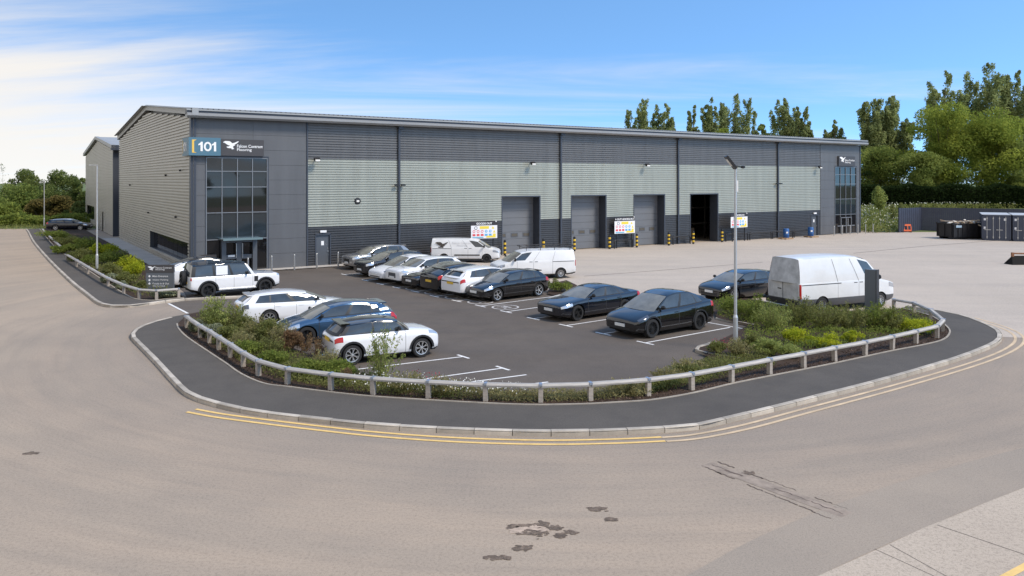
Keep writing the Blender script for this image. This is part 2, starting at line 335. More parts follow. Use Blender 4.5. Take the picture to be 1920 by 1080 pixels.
# ------------------------------------------------------------------ painted markings
marks = empty('bay_markings'); marks['kind'] = 'structure'
def wline(p, q, w=.09, name='bay_line'): return strip_obj(name, [p, q], w, .0135, M_WHITE, marks)
tdir = (tp[8]-tp[5]).normalized()
for i, t in enumerate(tp):
    ln = 5.2 if i < 9 else 5.0
    e = E40 if i < 9 else Vector((math.cos(R(37.5)), math.sin(R(37.5)), 0))
    wline(t, t+e*ln)
    strip_obj('bay_line', [t-tdir*.42, t+tdir*.42], .1, .0142, M_WHITE, marks)
for a, b in (((748.3,683.7),(868.6,669.2)), ((846.2,704.3),(942.5,690.9)), ((892.7,715.6),(987.2,703.3)), ((978.6,722.5),(1027.8,717))):
    pa, pb = G(*a), G(*b); d = (pb-pa).normalized(); wline(pb-d*4.6, pb)
    if b[0] < 980: strip_obj('bay_line', [pb-tdir*.35, pb+tdir*.35], .1, .0142, M_WHITE, marks)
for a, b in (((500,652),(620,641)), ((590,668),(640,661))):
    wline(G(*a), G(*b))
wline(G(352, 588), G(316, 569.5), .12)
wline(G(346, 561), G(420, 545)); wline(tp[7]+E40*5.3, tp[9]+E40*5.3)
wline(tp[11]+E40*5.2, tp[12]+E40*5.2+tdir*.8)
M_WORNW = mat('worn_white_paint', (.50, .47, .44), .8, noise=(3, .25))
for i in range(3, 8):                                            # charging-bay symbols painted at the bay mouths
    c = (tp[i]+tp[i+1])/2-E40*-.75; mb = MB()
    ring = [c+E40*(.62*math.cos(k*math.pi/14))+tdir*(.62*math.sin(k*math.pi/14)) for k in range(29)]
    ribbon(mb, ring, .09, .0138)
    ribbon(mb, [c-E40*.3-tdir*.28, c-E40*.1-tdir*.2, c-E40*.1+tdir*.2, c-E40*.3+tdir*.28], .09, .0144)
    ribbon(mb, [c+E40*.12-tdir*.3, c+E40*.12+tdir*.3], .14, .0144)
    mb.obj('charging_symbol', M_WORNW, marks, fixn=False)
dy = empty('yellow_lines'); dy['kind'] = 'structure'
YL = catmull([G(*p) for p in ((367,767.5),(420,777),(500,787.5),(600,799.5),(714,811.5),(860,821.5),(1018,826),(1150,824),(1240,820))], 5)
strip_obj('painted_line', YL, .1, .0098, M_YEL, dy); strip_obj('painted_line', YL, .1, .0098, M_YEL, dy, -.28)
YR = catmull([G(*p) for p in ((1240,820),(1300,814.5),(1390,797),(1500,768),(1660,726),(1790,689),(1860,665),(1893,648),(1902,636),(1895,625),(1870,613),(1815,596))], 5)
strip_obj('painted_line', YR, .1, .0098, M_YELF, dy, -.03); strip_obj('painted_line', YR, .1, .0098, M_YELF, dy, -.31)
# road surface repairs, trench, joints and broken patches
sheet('road_repair_band', catmull([G(*p) for p in ((1180,1130),(1290,1078),(1420,1008),(1600,934),(1760,882),(1925,838),(2100,796))], 3)+[G(2100,860)]+catmull([G(*p) for p in ((1925,912),(1800,962),(1660,1022),(1530,1082),(1420,1135))], 3), .003, M_BAND, road)
sheet('concrete_slab', [G(*p) for p in ((1420,1135),(1530,1082),(1595,1053),(1660,1024),(1730,991),(1800,963),(1860,938),(1925,913),(2200,820),(2400,1135))], .006, M_SLAB)
for a, b, w in (((1757,985),(1925,1042),.014), ((1640,1030),(1760,1085),.010), ((1668,1022),(1790,1090),.010)): strip_obj('slab_joint', [G(*a), G(*b)], w, .009, M_CRACK)
strip_obj('painted_line', [G(1880, 1085), G(1960, 1042)], .12, .011, M_YEL)
def wander(a, b, n, amp):
    p, q = G(*a), G(*b); d = q-p; nn = Vector((-d.y, d.x, 0)).normalized()
    return [p+d*(i/n)+nn*random.uniform(-amp, amp) for i in range(n+1)]
M_SMEAR = mat('tar_smear', (.13, .095, .072), .95, noise=(6, .4)); M_TRENCH = mat('trench_reinstatement', (.285, .225, .175), .95, noise=(3, .35))
strip_obj('trench_repair', wander((1325, 870), (1588, 966), 10, .01), .34, .0045, M_TRENCH, road)
for off, a, b in ((0, (1335,872), (1585,965)), (0, (1322,876), (1560,974)), (0, (1345,866), (1592,956))): [strip_obj('road_crack', wander((a[0]+(b[0]-a[0])*q, a[1]+(b[1]-a[1])*q), (a[0]+(b[0]-a[0])*(q+.13), a[1]+(b[1]-a[1])*(q+.13)), 7, .025), random.uniform(.010, .05)*(1.3-q), .0062, M_SMEAR, road) for q in (0, .1, .22, .33, .47, .6, .74, .86) if random.random() < .9]
strip_obj('yard_joint', [G(1095, 518), G(1240, 507), G(1430, 492)], .09, .0085, M_CRACK); strip_obj('yard_joint', [G(1600, 475), G(1730, 462), G(1870, 451)], .12, .0085, M_CRACK)
def blot(px, py, w, h, n=18, name='pothole', m=None):
    "a worn spot: crumbled fragments thinning out from its middle"
    c = G(px, py); ex = (G(px+w/2, py)-c); ey = (G(px, py-h*.75)-c); mb = MB(); cnt = 1 if m else int(12+w*.8)
    for f in range(cnt):
        big = 1.0 if m else random.uniform(.012, .05)*(2.0 if f < 5 else 1); a_, r_ = random.random()*6.28, (0 if m else abs(random.gauss(0, .62))); q = c+ex*(r_*math.cos(a_))+ey*(r_*math.sin(a_)*.8); pts = []; k_ = 30 if m else 9; ph = random.random()*6
        for k in range(k_):
            t = 2*math.pi*k/k_; r = .75+.2*math.sin(2*t+ph)+random.uniform(-.22, .22); d = (ex*(r*math.cos(t))+ey*(r*math.sin(t))) if m else Vector((r*big*1.5*math.cos(t), r*big*math.sin(t), 0)); pts.append((q.x+d.x, q.y+d.y, .0052+.00005*f))
        mb.face(pts)
    o = mb.obj(name, m or M_HOLE, road, fixn=False); o['kind'] = 'stuff'
M_HOLEL = mat('worn_hollow', (.43, .33, .25), .95, noise=(9, .3))
blot(990, 992, 84, 20, 22, m=M_HOLEL)
for p in ((975,986,50,5),(1020,983,34,7),(1070,999,26,8),(1053,1004,18,6),(1148,975,22,5),(1115,955,30,5),(975,1029,34,7),(935,1046,44,6),(1404,888,20,6),(1000,1000,60,10),(1040,990,40,8),(60,850,24,3)): blot(*p)
# ------------------------------------------------------------------ warehouse
M_DARK = mat('dark_cladding', (.057, .058, .062), .45, .2, noise=(1, .13), stretch=(1.6, 1, .12)); M_UPPER = mat('dark_cladding_sky_lightened', (.128, .126, .126), .45, .2, noise=(1, .13), stretch=(1.6, 1, .12))  # one dark cladding: lower colour deepened, sky reflection on the upper band painted lighter
M_LIGHT = mat('sage_grey_cladding', (.35, .36, .31), .45, .2, noise=(1, .10), stretch=(1.6, 1, .12))
M_GAB = mat('silver_grey_cladding', (.395, .375, .33), .42, .3, noise=(.3, .06))
M_PANEL = mat('slate_flat_panel', (.113, .116, .123), .5, .15, noise=(1, .09), stretch=(1.4, 1, .2))
M_TRIM = mat('dark_flashing', (.05, .058, .075), .45, .2)
M_EAVE = mat('gutter_grey', (.29, .288, .285), .45, .25, noise=(.3, .08))
M_EAVL = mat('verge_grey', (.33, .335, .335), .45, .25)
M_ROOF = mat('roof_sheet', (.34, .35, .35), .5, .2, noise=(.4, .1))
M_RDOOR = mat('roller_door_grey', (.152, .158, .17), .5, .1, noise=(.7, .05))
M_GLASS = mat('tinted_glass', (.010, .010, .011), .03, ior=1.6)
M_SPAN = mat('spandrel_glass', (.02, .028, .034), .06, ior=1.6)
M_FRAME = mat('grey_frame', (.105, .115, .13), .4, .3)
M_MULL = mat('mullion_grey', (.20, .21, .225), .4, .3)
M_STEEL = mat('brushed_steel', (.55, .55, .54), .35, .8)
M_BLACK = mat('black_powder_coat', (.014, .014, .016), .45)
M_INT = mat('interior_dark', (.05, .045, .04), .9)
M_SIGNW = mat('sign_white', (.80, .80, .80), .5)
def ribs(mb, a0, a1, z0, z1, plane, holes=(), pitch=.175, dep=.05, lim=None):
    "horizontal trapezoid ribs between a0..a1; plane(a, out, z) -> point; holes = (a0, a1, z0, z1)"
    prof = [(0, 1), (.58, .92), (.66, 0), (.90, 0), (1, 1)]; n = max(1, round((z1-z0)/pitch)); p = (z1-z0)/n
    cuts = sorted({z0, z1}|{q for h in holes for q in h[2:4] if z0 < q < z1})
    for i in range(n):
        for (f0, o0), (f1, o1) in zip(prof, prof[1:]):
            za, zb = z0+(i+f0)*p, z0+(i+f1)*p; zm = (za+zb)/2; iv = [(a0, a1)]
            if lim:
                la, lb = lim(zm); iv = [(max(a0, la), min(a1, lb))]
                if iv[0][0] >= iv[0][1]: continue
            for h in holes:
                if h[2]-.02 < zm < h[3]:
                    new = []
                    for (s, e) in iv:
                        if h[1] <= s or h[0] >= e: new.append((s, e)); continue
                        if h[0] > s: new.append((s, h[0]))
                        if h[1] < e: new.append((h[1], e))
                    iv = new
            for s, e in iv: mb.face([plane(s, o0*dep, za), plane(e, o0*dep, za), plane(e, o1*dep, zb), plane(s, o1*dep, zb)])
FP = lambda a, o, z: (a, -o, z)
GP = lambda a, o, z: (-o, a, z)
zE = 10.55; zW = 10.0; RID = 12.15                                # gutter top, wall top, ridge
zL = (Zf(578, 423)+Zf(1535, 395))/2; zT = (Zf(578, 299)+Zf(1535, 312))/2
print('bands', Zf(578,423), Zf(1535,395), Zf(578,299), Zf(1535,312), 'LEN', LEN, 'ANG', math.degrees(ANG), 'gutter', Zf(362,201), Zf(1625,262), 'verge', Zg(226,266), Zg(275,199), 'gable', Tg(226), Tg(275), Tg(213), Tg(161))
wh = empty('warehouse', A, ANG); tag(wh, 'long grey metal-clad warehouse with gabled roof and roller shutter doors', 'warehouse')
x0, x1 = S(577), S(1537)
DOORS = [(S(941), S(1011)), (S(1071), S(1135)), (S(1188), S(1245)), (S(1294), S(1345))]
DH = Zf(1071, 368)
PD = [(S(590), S(620), 2.25), (S(1520), S(1533), 2.25)]
holes = [(a, b, 0, DH) for a, b in DOORS]+[(a, b, 0, h) for a, b, h in PD]
brk = [x0]+[S(p) for p in (747, 1050, 1270, 1457)]+[x1]
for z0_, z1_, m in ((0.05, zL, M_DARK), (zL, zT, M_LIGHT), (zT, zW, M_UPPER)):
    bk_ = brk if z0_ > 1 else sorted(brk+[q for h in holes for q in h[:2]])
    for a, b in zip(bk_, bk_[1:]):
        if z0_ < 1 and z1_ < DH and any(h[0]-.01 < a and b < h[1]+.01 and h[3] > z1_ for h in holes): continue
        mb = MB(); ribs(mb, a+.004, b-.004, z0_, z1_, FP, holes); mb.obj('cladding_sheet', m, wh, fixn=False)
for p in (747, 1050, 1270, 1457):
    mb = MB(); s = S(p); mb.box(s-.075, s+.075, -.19, -.045, 0.02, zW); mb.box(s-.1, s+.32, -.32, -.045, zW-.22, zW-.02)
    for zz_ in (2.2, 5.2, 8.2): mb.box(s-.11, s+.11, -.2, -.04, zz_, zz_+.06)
    mb.obj('downpipe', M_TRIM, wh)
# flat composite panels at both ends
def panels(a, b, z_, hole=None, cols=1, rows=10):
    for r in range(rows):
        q0, q1 = z_[0]+(z_[1]-z_[0])*r/rows+.006, z_[0]+(z_[1]-z_[0])*(r+1)/rows-.006
        for c in range(cols):
            s0, s1 = a+(b-a)*c/cols+.005, a+(b-a)*(c+1)/cols-.005; segs = [(s0, s1, q0, q1)]
            if hole:
                h0, h1, hz = hole
                if q0 < hz:
                    top = [(s0, s1, hz, q1)] if q1 > hz+.05 else []
                    qq = min(q1, hz); segs = top+[(s, e, q0, qq) for s, e in ((s0, min(s1, h0)), (max(s0, h1), s1)) if e-s > .03]
            for s, e, qa, qb in segs:
                mb = MB(); mb.box(s, e, -.05, .03, qa, qb); mb.obj('wall_panel', M_PANEL, wh)
CW = (S(386.5), S(500.5), Zf(440, 295.5)); CW2 = (S(1565), S(1604.5), Zf(1585, 313))
xa = S(367)
panels(xa, x0-.12, (0.05, zW), CW, 2, 10); panels(x1+.05, LEN-.12, (0.05, zW), CW2, 2, 10)
mb = MB(); mb.box(-.10, xa-.17, -.10, .35, 0, zW+.05); mb.box(xa-.14, xa-.01, -.16, .03, 0, zW); mb.box(x0-.11, x0-.005, -.09, .05, 0, zW); mb.box(LEN-.11, LEN+.06, -.09, .3, 0, zW); mb.obj('corner_flashing', M_TRIM, wh)
mb = MB(); mb.box(xa-.17+.005, xa-.145, -.13, .02, 0, zW); mb.obj('corner_pipe', M_EAVE, wh)
# eaves: sheet edge, fascia and gutter lip
mb = MB(); mb.box(-.42, LEN+.55, -.62, -.05, zE-.34, zE-.06); mb.obj('fascia', M_TRIM, wh)
mb = MB(); prof = [(-.05, zW+.02), (-.60, zW-.03), (-.74, zW+.10), (-.74, zW+.27), (-.66, zW+.285), (-.05, zW+.285)]
for a, b in zip(prof, prof[1:]+prof[:1]): mb.face([(-.42, a[0], a[1]), (LEN+.55, a[0], a[1]), (LEN+.55, b[0], b[1]), (-.42, b[0], b[1])])
for xx in (-.42, LEN+.55): mb.face([(xx, *p) for p in prof])
mb.obj('gutter', M_EAVE, wh)
mb = MB(); step = .3333; slope = (RID-zE)/(DEP/2+.7)
xs = np.arange(-.45, LEN+.6, step)
for xx in xs[:-1]:                                               # ribbed roof sheets, front and back slopes
    for q0, q1, d0, d1 in ((0, .21, 0, 0), (.21, .245, 0, .045), (.245, .30, .045, .045), (.30, .3333, .045, 0)):
        for y0_, z0_, y1_, z1_ in ((-.70, zE-.03, DEP/2, RID), (DEP+.7, zE-.03, DEP/2, RID)):
            mb.face([(xx+q0, y0_, z0_+d0), (xx+q1, y0_, z0_+d1), (xx+q1, y1_, z1_+d1), (xx+q0, y1_, z1_+d0)])
mb.box(-.45, LEN+.55, -.69, -.64, zE-.13, zE-.035)
mb.obj('roof', M_ROOF, wh, fixn=False)
# gable wall with strip window
gw = (Tg(357.5), Tg(283), 1.02, 2.72); gw = (1.0, Tg(283), Zg(300, 470), Zg(300, 437))
lim = lambda z: (0.3, DEP) if z < zW else (max(.3, (z-zW)/slope-.5), DEP-max(0, (z-zW)/slope-.5))
mb = MB(); ribs(mb, .3, DEP, .05, RID-.2, GP, [gw], lim=lim, pitch=.21, dep=.075); mb.obj('gable_cladding', M_GAB, wh, fixn=False)
mb = MB()
for y0_, y1_ in ((-.75, DEP/2), (DEP+.75, DEP/2)):
    q = [(y0_, zE-.42), (y1_, RID-.36), (y1_, RID+.08), (y0_, zE+.02)]
    for a, b in zip(q, q[1:]+q[:1]): mb.face([(-.14, *a), (-.14, *b), (.25, *b), (.25, *a)])
    mb.face([(-.14, *p) for p in q])
mb.obj('verge_flashing', M_EAVL, wh)
sw = mb = MB(); mb.box(-.02, .35, gw[0], gw[1], gw[2]-.1, gw[2]); mb.box(-.05, .3, gw[1]-.02, gw[1]+.06, gw[2]-.1, gw[3]+.06); mb.box(-.05, .3, gw[0], gw[1], gw[3], gw[3]+.07)
fr = mb.obj('strip_window', M_TRIM, wh); nw = 9
mb = MB(); mb.box(-.16, .05, gw[0], gw[1]+.05, gw[2]-.16, gw[2]-.1); mb.obj('sill', M_KERB, fr)
for i in range(nw):
    a, b = gw[0]+(gw[1]-gw[0])*i/nw, gw[0]+(gw[1]-gw[0])*(i+1)/nw
    mb = MB(); mb.box(.22, .25, a+.03, b-.03, gw[2]+.02, gw[3]-.02); mb.obj('pane', M_GLASS, fr)
mb = MB()
for yy, zz_ in ((4.8, 3.4), (16.5, 3.3), (27, 5.5), (3.2, 6.6), (8.6, 6.3)): mb.box(-.2, -.08, yy-.07, yy+.07, zz_, zz_+.13)
mb.obj('wall_lamp', M_BLACK, wh)
mb = MB()                                                        # unseen sides and dark interior shell
mb.face([(LEN, .02, 0), (LEN, DEP, 0), (LEN, DEP, zW), (LEN, DEP/2, RID-.1), (LEN, .02, zW)]); mb.face([(0, DEP, 0), (LEN, DEP, 0), (LEN, DEP, zW), (0, DEP, zW)])
mb.face([(.36, .36, 0), (.36, DEP, 0), (.36, DEP, zW), (.36, DEP/2, RID-.15), (.36, .36, zW)])
mb.obj('rear_wall', M_DARK, wh, fixn=False)
mb = MB(); a, b = DOORS[3]
mb.box(a-3, b+6, 9, 9.2, 0, 7)
for k in range(5): mb.box(a-2.5+k*2.2, a-2.4+k*2.2, 4, 4.1, 0, 6)
for k in range(3): mb.box(a-2.5, a+7, 4, 5, 1.5+k*1.6, 1.62+k*1.6)
mb.obj('storage_racking', M_INT, wh)
for k in range(14):
    mb = MB(); xx = a-2+random.random()*8; zz_ = 1.63+1.6*random.randrange(3) if k > 3 else .02; w_ = random.uniform(.5, 1.0)
    mb.box(xx, xx+w_, 4.1, 4.9, zz_, zz_+random.uniform(.5, 1.1)); mb.obj('stored_goods', mat('goods%d' % (k % 3), [(.25, .2, .15), (.3, .3, .3), (.2, .12, .09)][k % 3], .8), wh)
# roller doors (last one stands open)
for i, (a, b) in enumerate(DOORS):
    mb = MB(); dpt = .95
    mb.box(a-.06, a+.02, -.06, dpt, 0, DH); mb.box(b-.02, b+.10, -.06, dpt, 0, DH); mb.box(a-.06, b+.10, -.06, dpt, DH, DH+.10)
    rd = mb.obj('roller_door', M_TRIM, wh)
    if i < 3:
        nr = 8
        for r in range(nr):
            q0, q1 = .03+(DH-.05)*r/nr+.008, .03+(DH-.05)*(r+1)/nr-.008
            mb = MB(); mb.box(a+.02, b-.02, dpt-.1, dpt, q0, q1); mb.obj('door_panel', M_RDOOR, rd)
        for k in range(3):
            c = a+(b-a)*(.16+.32*k); mb = MB(); mb.box(c-.34, c+.34, dpt-.125, dpt-.09, 1.32, 1.66); w = mb.obj('window', M_FRAME, rd)
            mb = MB(); mb.box(c-.29, c+.29, dpt-.13, dpt-.12, 1.37, 1.61); mb.obj('window_glass', mat('dusty_glass', (.10, .09, .075), .15), rd)
for k, (a, b, h) in enumerate(PD):
    mb = MB(); mb.box(a, a+.09, -.07, .12, 0, h); mb.box(b-.09, b, -.07, .12, 0, h); mb.box(a, b, -.07, .12, h-.08, h+.02); pdr = mb.obj('personnel_door', M_TRIM, wh)
    mb = MB(); mb.box(a+.09, b-.09, .05, .09, .02, h-.08); mb.obj('door_leaf', M_FRAME, pdr)
    mb = MB(); c = (a+b)/2; mb.box(c-.10, c+.10, .035, .05, 1.45, 1.75); mb.obj('door_notice', M_SIGNW, pdr)
    mb = MB(); mb.box(c-.22, c+.22, -.16, -.05, h+.10, h+.25); mb.obj('door_light', M_SIGNW, pdr)
    mb = MB(); mb.box(b-.25, b-.14, .0, .05, 1.0, 1.05); mb.obj('handle', M_STEEL, pdr)
for p, y_ in ((590, 300), (993, 307), (1207, 310), (1530, 314)):
    mb = MB(); s, z_ = S(p), Zf(p, y_); mb.box(s-.03, s+.03, -.45, -.03, z_+.02, z_+.07); mb.box(s-.2, s+.2, -.62, -.36, z_-.06, z_+.12, 0, Matrix.Translation((s, -.5, z_)) @ Matrix.Rotation(R(25), 4, 'X') @ Matrix.Translation((-s, .5, -z_)))
    fl = mb.obj('floodlight', M_BLACK, wh)
    mb = MB(); mb.box(s-.17, s+.17, -.66, -.63, z_-.10, z_+.02); mb.obj('lens', mat('lamp_lens', (.75, .73, .68), .3), fl)
for p, y_ in ((747, 347), (1457, 344)):
    for k in (-1, 1):
        mb = MB(); s, z_ = S(p)+k*.26, Zf(p, y_); mb.box(s-.16, s+.16, -.36, -.22, z_-.06, z_+.06); mb.box(s-.04, s+.04, -.24, -.02, z_-.02, z_+.02); mb.obj('security_camera', M_BLACK, wh)
mb = MB(); s, z_ = S(670), Zf(670, 377); mb.lathe([(.02, -.10), (.22, -.08), (.26, -.035), (.2, -.03)], 18, 'y', c=(s, 0, z_)); mb.obj('bulkhead_lamp', M_BLACK, wh)
mb = MB(); mb.box(s-.1, s+.1, -.125, -.1, z_-.07, z_+.07); mb.obj('bulkhead_lens', mat('lamp_lens', (.75, .73, .68), .3), wh)
# curtain walls
def curtain(cw, zr, cols, spand, name, label_rows):
    a, b, top = cw; mb = MB(); w = .055
    for c in range(cols+1): s = a+(b-a)*c/cols; mb.box(s-w/2, s+w/2, -.07, .06, .02, top)
    for z_ in zr: mb.box(a, b, -.066, .056, z_-w/2, z_+w/2)
    fr = mb.obj('curtain_wall', M_MULL, wh)
    mb = MB(); mb.box(a-.06, a-.03, -.085, .1, 0, top+.04); mb.box(b+.03, b+.1, -.085, .1, 0, top+.04); mb.box(a-.06, b+.1, -.085, .1, top+.03, top+.1); mb.obj('surround', M_TRIM, fr)
    for r, (q0, q1) in enumerate(zip(zr, zr[1:])):
        for c in range(cols):
            s0, s1 = a+(b-a)*c/cols+w/2, a+(b-a)*(c+1)/cols-w/2
            mb = MB(); mb.box(s0, s1, .0, .02, q0+w/2, q1-w/2)
            mb.obj('pane', M_SPAN if r in spand else M_GLASS, fr)
    return fr
zr1 = [.05, Zf(480, 446.5), Zf(480, 397.5), Zf(480, 350.5), Zf(480, 321.5), CW[2]-.03]
cw1 = curtain(CW, zr1, 4, (1,), 'curtain_wall', None)
zr2 = [.05, Zf(1585, 402), Zf(1585, 373), Zf(1585, 345), Zf(1585, 327.5), CW2[2]-.03]
cw2 = curtain(CW2, zr2, 4, (1,), 'curtain_wall', None)
# main entrance: portal posts, glass canopy, double door with pull handles
e0, e1 = S(413), S(479); eh = zr1[1]
mb = MB(); mb.box(e0, e0+.28, -.42, -.07, 0, eh); mb.box(e1-.28, e1, -.42, -.07, 0, eh); mb.box(e0+.28, e1-.28, -.40, -.07, eh-.2, eh); mb.box((e0+e1)/2-.16, (e0+e1)/2+.16, -.3, -.07, 0, eh-.2); mb.box(e0+.28, e1-.28, -.28, -.07, .85, 1.12)
ent = mb.obj('entrance_portal', M_FRAME, wh)
mb = MB(); mb.box(e0-.12, e1+.12, -1.3, -.07, eh+.05, eh+.11); mb.box(e0-.12, e1+.12, -1.33, -1.29, eh+.0, eh+.13); mb.obj('canopy', mat('canopy_glass', (.16, .23, .25), .15), ent)
for k in (-1, 1):
    mb = MB(); c = (e0+e1)/2+k*.20; hh = [(c, -.36, .95), (c, -.36, 1.85)]
    mb.tube(hh[0], hh[1], .028); mb.tube((c, -.36, .95), (c, -.28, .95), .028); mb.tube((c, -.36, 1.85), (c, -.28, 1.85), .028); mb.obj('pull_handle', M_STEEL, ent)
mb = MB(); mb.box(e0+.42, e0+.85, -.30, -.285, 1.0, 1.12); mb.obj('door_plate', M_SIGNW, ent)
c2 = (CW2[0]+CW2[1])/2
mb = MB(); mb.box(c2-1.0, c2-.92, -.14, -.07, 0, zr2[1]-.3); mb.box(c2+.92, c2+1.0, -.14, -.07, 0, zr2[1]-.3); mb.box(c2-.05, c2+.05, -.14, -.07, 0, zr2[1]-.38); mb.box(c2-1, c2+1, -.145, -.07, zr2[1]-.38, zr2[1]-.3); mb.box(c2-1.6, c2+1.6, -.13, -.07, .85, .95); e2 = mb.obj('entrance_portal', M_MULL, wh)
mb = MB(); mb.tube((c2+.2, -.2, .9), (c2+.2, -.2, 1.7), .04); mb.obj('pull_handle', M_STEEL, e2)
# second unit beyond the gap
b2o = loc2w(0, Tg(213)); w2 = empty('warehouse', b2o, ANG); tag(w2, 'second grey gabled warehouse standing behind the main one at the left', 'warehouse')
d2 = Tg(161)-Tg(213); L2 = 60; zw2 = Zg(213, 281); ze2 = zw2+.5; rd2 = Zg(185, 256)
sl2 = (rd2-ze2)/(d2/2)
mb = MB(); ribs(mb, .25, d2, .05, rd2-.15, GP, [(d2*.62, d2*.93, .9, 2.6), (d2*.30, d2*.335, 0, 2.3)], lim=lambda z: (.25, d2) if z < zw2 else ((z-zw2)/sl2, d2-(z-zw2)/sl2)); mb.obj('gable_cladding', M_GAB, w2, fixn=False)
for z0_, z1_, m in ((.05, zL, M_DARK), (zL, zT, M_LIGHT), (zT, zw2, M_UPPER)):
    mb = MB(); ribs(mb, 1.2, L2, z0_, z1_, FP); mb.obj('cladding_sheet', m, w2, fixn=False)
mb = MB(); mb.box(-.06, 1.2, -.06, .3, 0, zw2); mb.obj('corner_flashing', M_TRIM, w2)
mb = MB(); mb.box(-.3, L2, -.7, -.02, zw2-.05, ze2); mb.obj('gutter', M_TRIM, w2)
mb = MB()
for y0_, y1_ in ((-.7, d2/2), (d2+.5, d2/2)): mb.face([(-.3, y0_, ze2), (L2, y0_, ze2), (L2, y1_, rd2), (-.3, y1_, rd2)])
mb.face([(.3, .3, 0), (.3, d2, 0), (.3, d2, zw2), (.3, d2/2, rd2-.1), (.3, .3, zw2)]); mb.face([(0, d2, 0), (L2, d2, 0), (L2, d2, zw2), (0, d2, zw2)])
mb.obj('roof', M_ROOF, w2, fixn=False)
mb = MB()
for y0_, y1_ in ((-.7, d2/2), (d2+.5, d2/2)):
    q = [(y0_, ze2-.35), (y1_, rd2-.3), (y1_, rd2+.05), (y0_, ze2+.02)]; mb.face([(-.32, *p) for p in q])
    for a, b in zip(q, q[1:]+q[:1]): mb.face([(-.32, *a), (-.32, *b), (.1, *b), (.1, *a)])
mb.obj('verge_flashing', M_EAVL, w2)
mb = MB(); mb.box(.2, .24, d2*.62, d2*.93, .9, 2.6); mb.obj('strip_window', M_GLASS, w2)
mb = MB(); mb.box(.1, .14, d2*.30, d2*.335, 0, 2.3); mb.obj('side_door', M_TRIM, w2)
# ------------------------------------------------------------------ lettering helpers
def text_mesh(body, w, h, bold=.02, shear=0.0):
    cu = bpy.data.curves.new('lettering', 'FONT'); cu.body = body; cu.offset = bold; cu.shear = shear; cu.space_line = .85; cu.resolution_u = 3
    o = bpy.data.objects.new('lettering', cu); COL.objects.link(o)
    dg = bpy.context.evaluated_depsgraph_get(); me = bpy.data.meshes.new_from_object(o.evaluated_get(dg)); bpy.data.objects.remove(o)
    n = len(me.vertices); co = np.empty(n*3); me.vertices.foreach_get('co', co); co = co.reshape(-1, 3)
    lo, hi = co.min(0), co.max(0); s = (co-lo)/(hi-lo+1e-9)
    out = np.stack([s[:, 0]*w, np.zeros(n), s[:, 1]*h], 1); me.vertices.foreach_set('co', out.ravel()); me.update(); return me
def letter(body, parent, x, y, z, w, h, m, bold=.02, name='lettering', rz=0):
    me = text_mesh(body, w, h, bold); me.materials.clear(); me.materials.append(m); return link(name, me, parent, (x, y, z), (0, 0, rz))
FALC = [(820,405),(838,383),(870,371),(952,374),(985,392),(1003,418),(1055,404),(1118,375),(1142,374),(1138,384),(1092,424),(1052,446),(1068,462),(1036,470),(1020,496),(1048,541),(1022,536),(1004,548),(985,522),(940,522),(898,508),(892,490),(935,486),(962,464),(925,458),(880,430),(852,410)]
def falcon(parent, x, y, z, w, m, flip=1, name='falcon_emblem'):
    k = w/322.0; poly = [((a-820)*k, (548-b)*k) for a, b in FALC]; mb = MB(); mb.prism(poly, -.004, 0); o = mb.obj(name, m, parent); o.location = (x, y, z); return o
M_LET = mat('letter_white', (.82, .82, .82), .5)
def digits(parent, loc, w, h, rz=0):
    "the numerals 1 0 1 as flat plates"
    one = [(.34, 0), (.62, 0), (.62, 1), (.40, 1), (.30, .86), (.08, .76), (.08, .60), (.34, .68)]
    for x in (0, .70):
        mb = MB(); mb.prism([((x+a*.30/.7)*w if False else x*w+a*.42*w-.04*w, b*h) for a, b in one], -.006, 0); o = mb.obj('numeral', M_LET, parent); o.location = loc; o.rotation_euler = (0, 0, rz)
    mb = MB(); n = 28
    for k in range(n):
        q = []
        for t, r in ((k, 1), (k+1, 1), (k+1, 0), (k, 0)):
            a = 2*math.pi*t/n; rx_, rz_ = (.205*w, .5*h) if r else (.105*w, .31*h); q.append((.48*w+rx_*math.cos(a), -.006, .5*h+rz_*math.sin(a)))
        mb.face(q)
    o = mb.obj('numeral', M_LET, parent, fixn=False); o.location = loc; o.rotation_euler = (0, 0, rz)
# unit number sign wrapping the corner
ns = empty('unit_number_sign', loc2w(0, 0, Zf(385, 292)), ANG); tag(ns, 'teal corner sign reading 101 with yellow bracket on the warehouse', 'sign')
sa, sb = -.28, S(411); sh = Zf(385, 258.5)-Zf(385, 292); M_TEAL = mat('teal_sign', (.075, .17, .235), .45)
mb = MB(); mb.box(sa, sb, -.42, -.1, 0, sh); mb.box(sa, -.18, -.1, 1.6, 0, sh); mb.obj('sign_case', M_TEAL, ns)
bw = sb-sa; mb = MB(); mb.box(sa+.10*bw, sa+.165*bw, -.432, -.42, .15*sh, .87*sh); mb.prism([(sa+.165*bw, .87*sh), (sa+.25*bw, .87*sh), (sa+.165*bw, .80*sh)], -.432, -.42); mb.prism([(sa+.165*bw, .15*sh), (sa+.25*bw, .15*sh), (sa+.165*bw, .2*sh)], -.432, -.42); mb.obj('bracket_mark', mat('sign_yellow', (.78, .50, .09), .5), ns)
digits(ns, (sa+.30*bw, -.431, .24*sh), .60*bw, .52*sh)
mb = MB(); mb.box(sa-.012, sa, 1.35, 1.45, .15*sh, .87*sh); mb.obj('bracket_mark', mat('sign_yellow', (.78, .50, .09), .5), ns)
digits(ns, (sa-.011, 1.22, .24*sh), 1.05, .52*sh, R(-90))
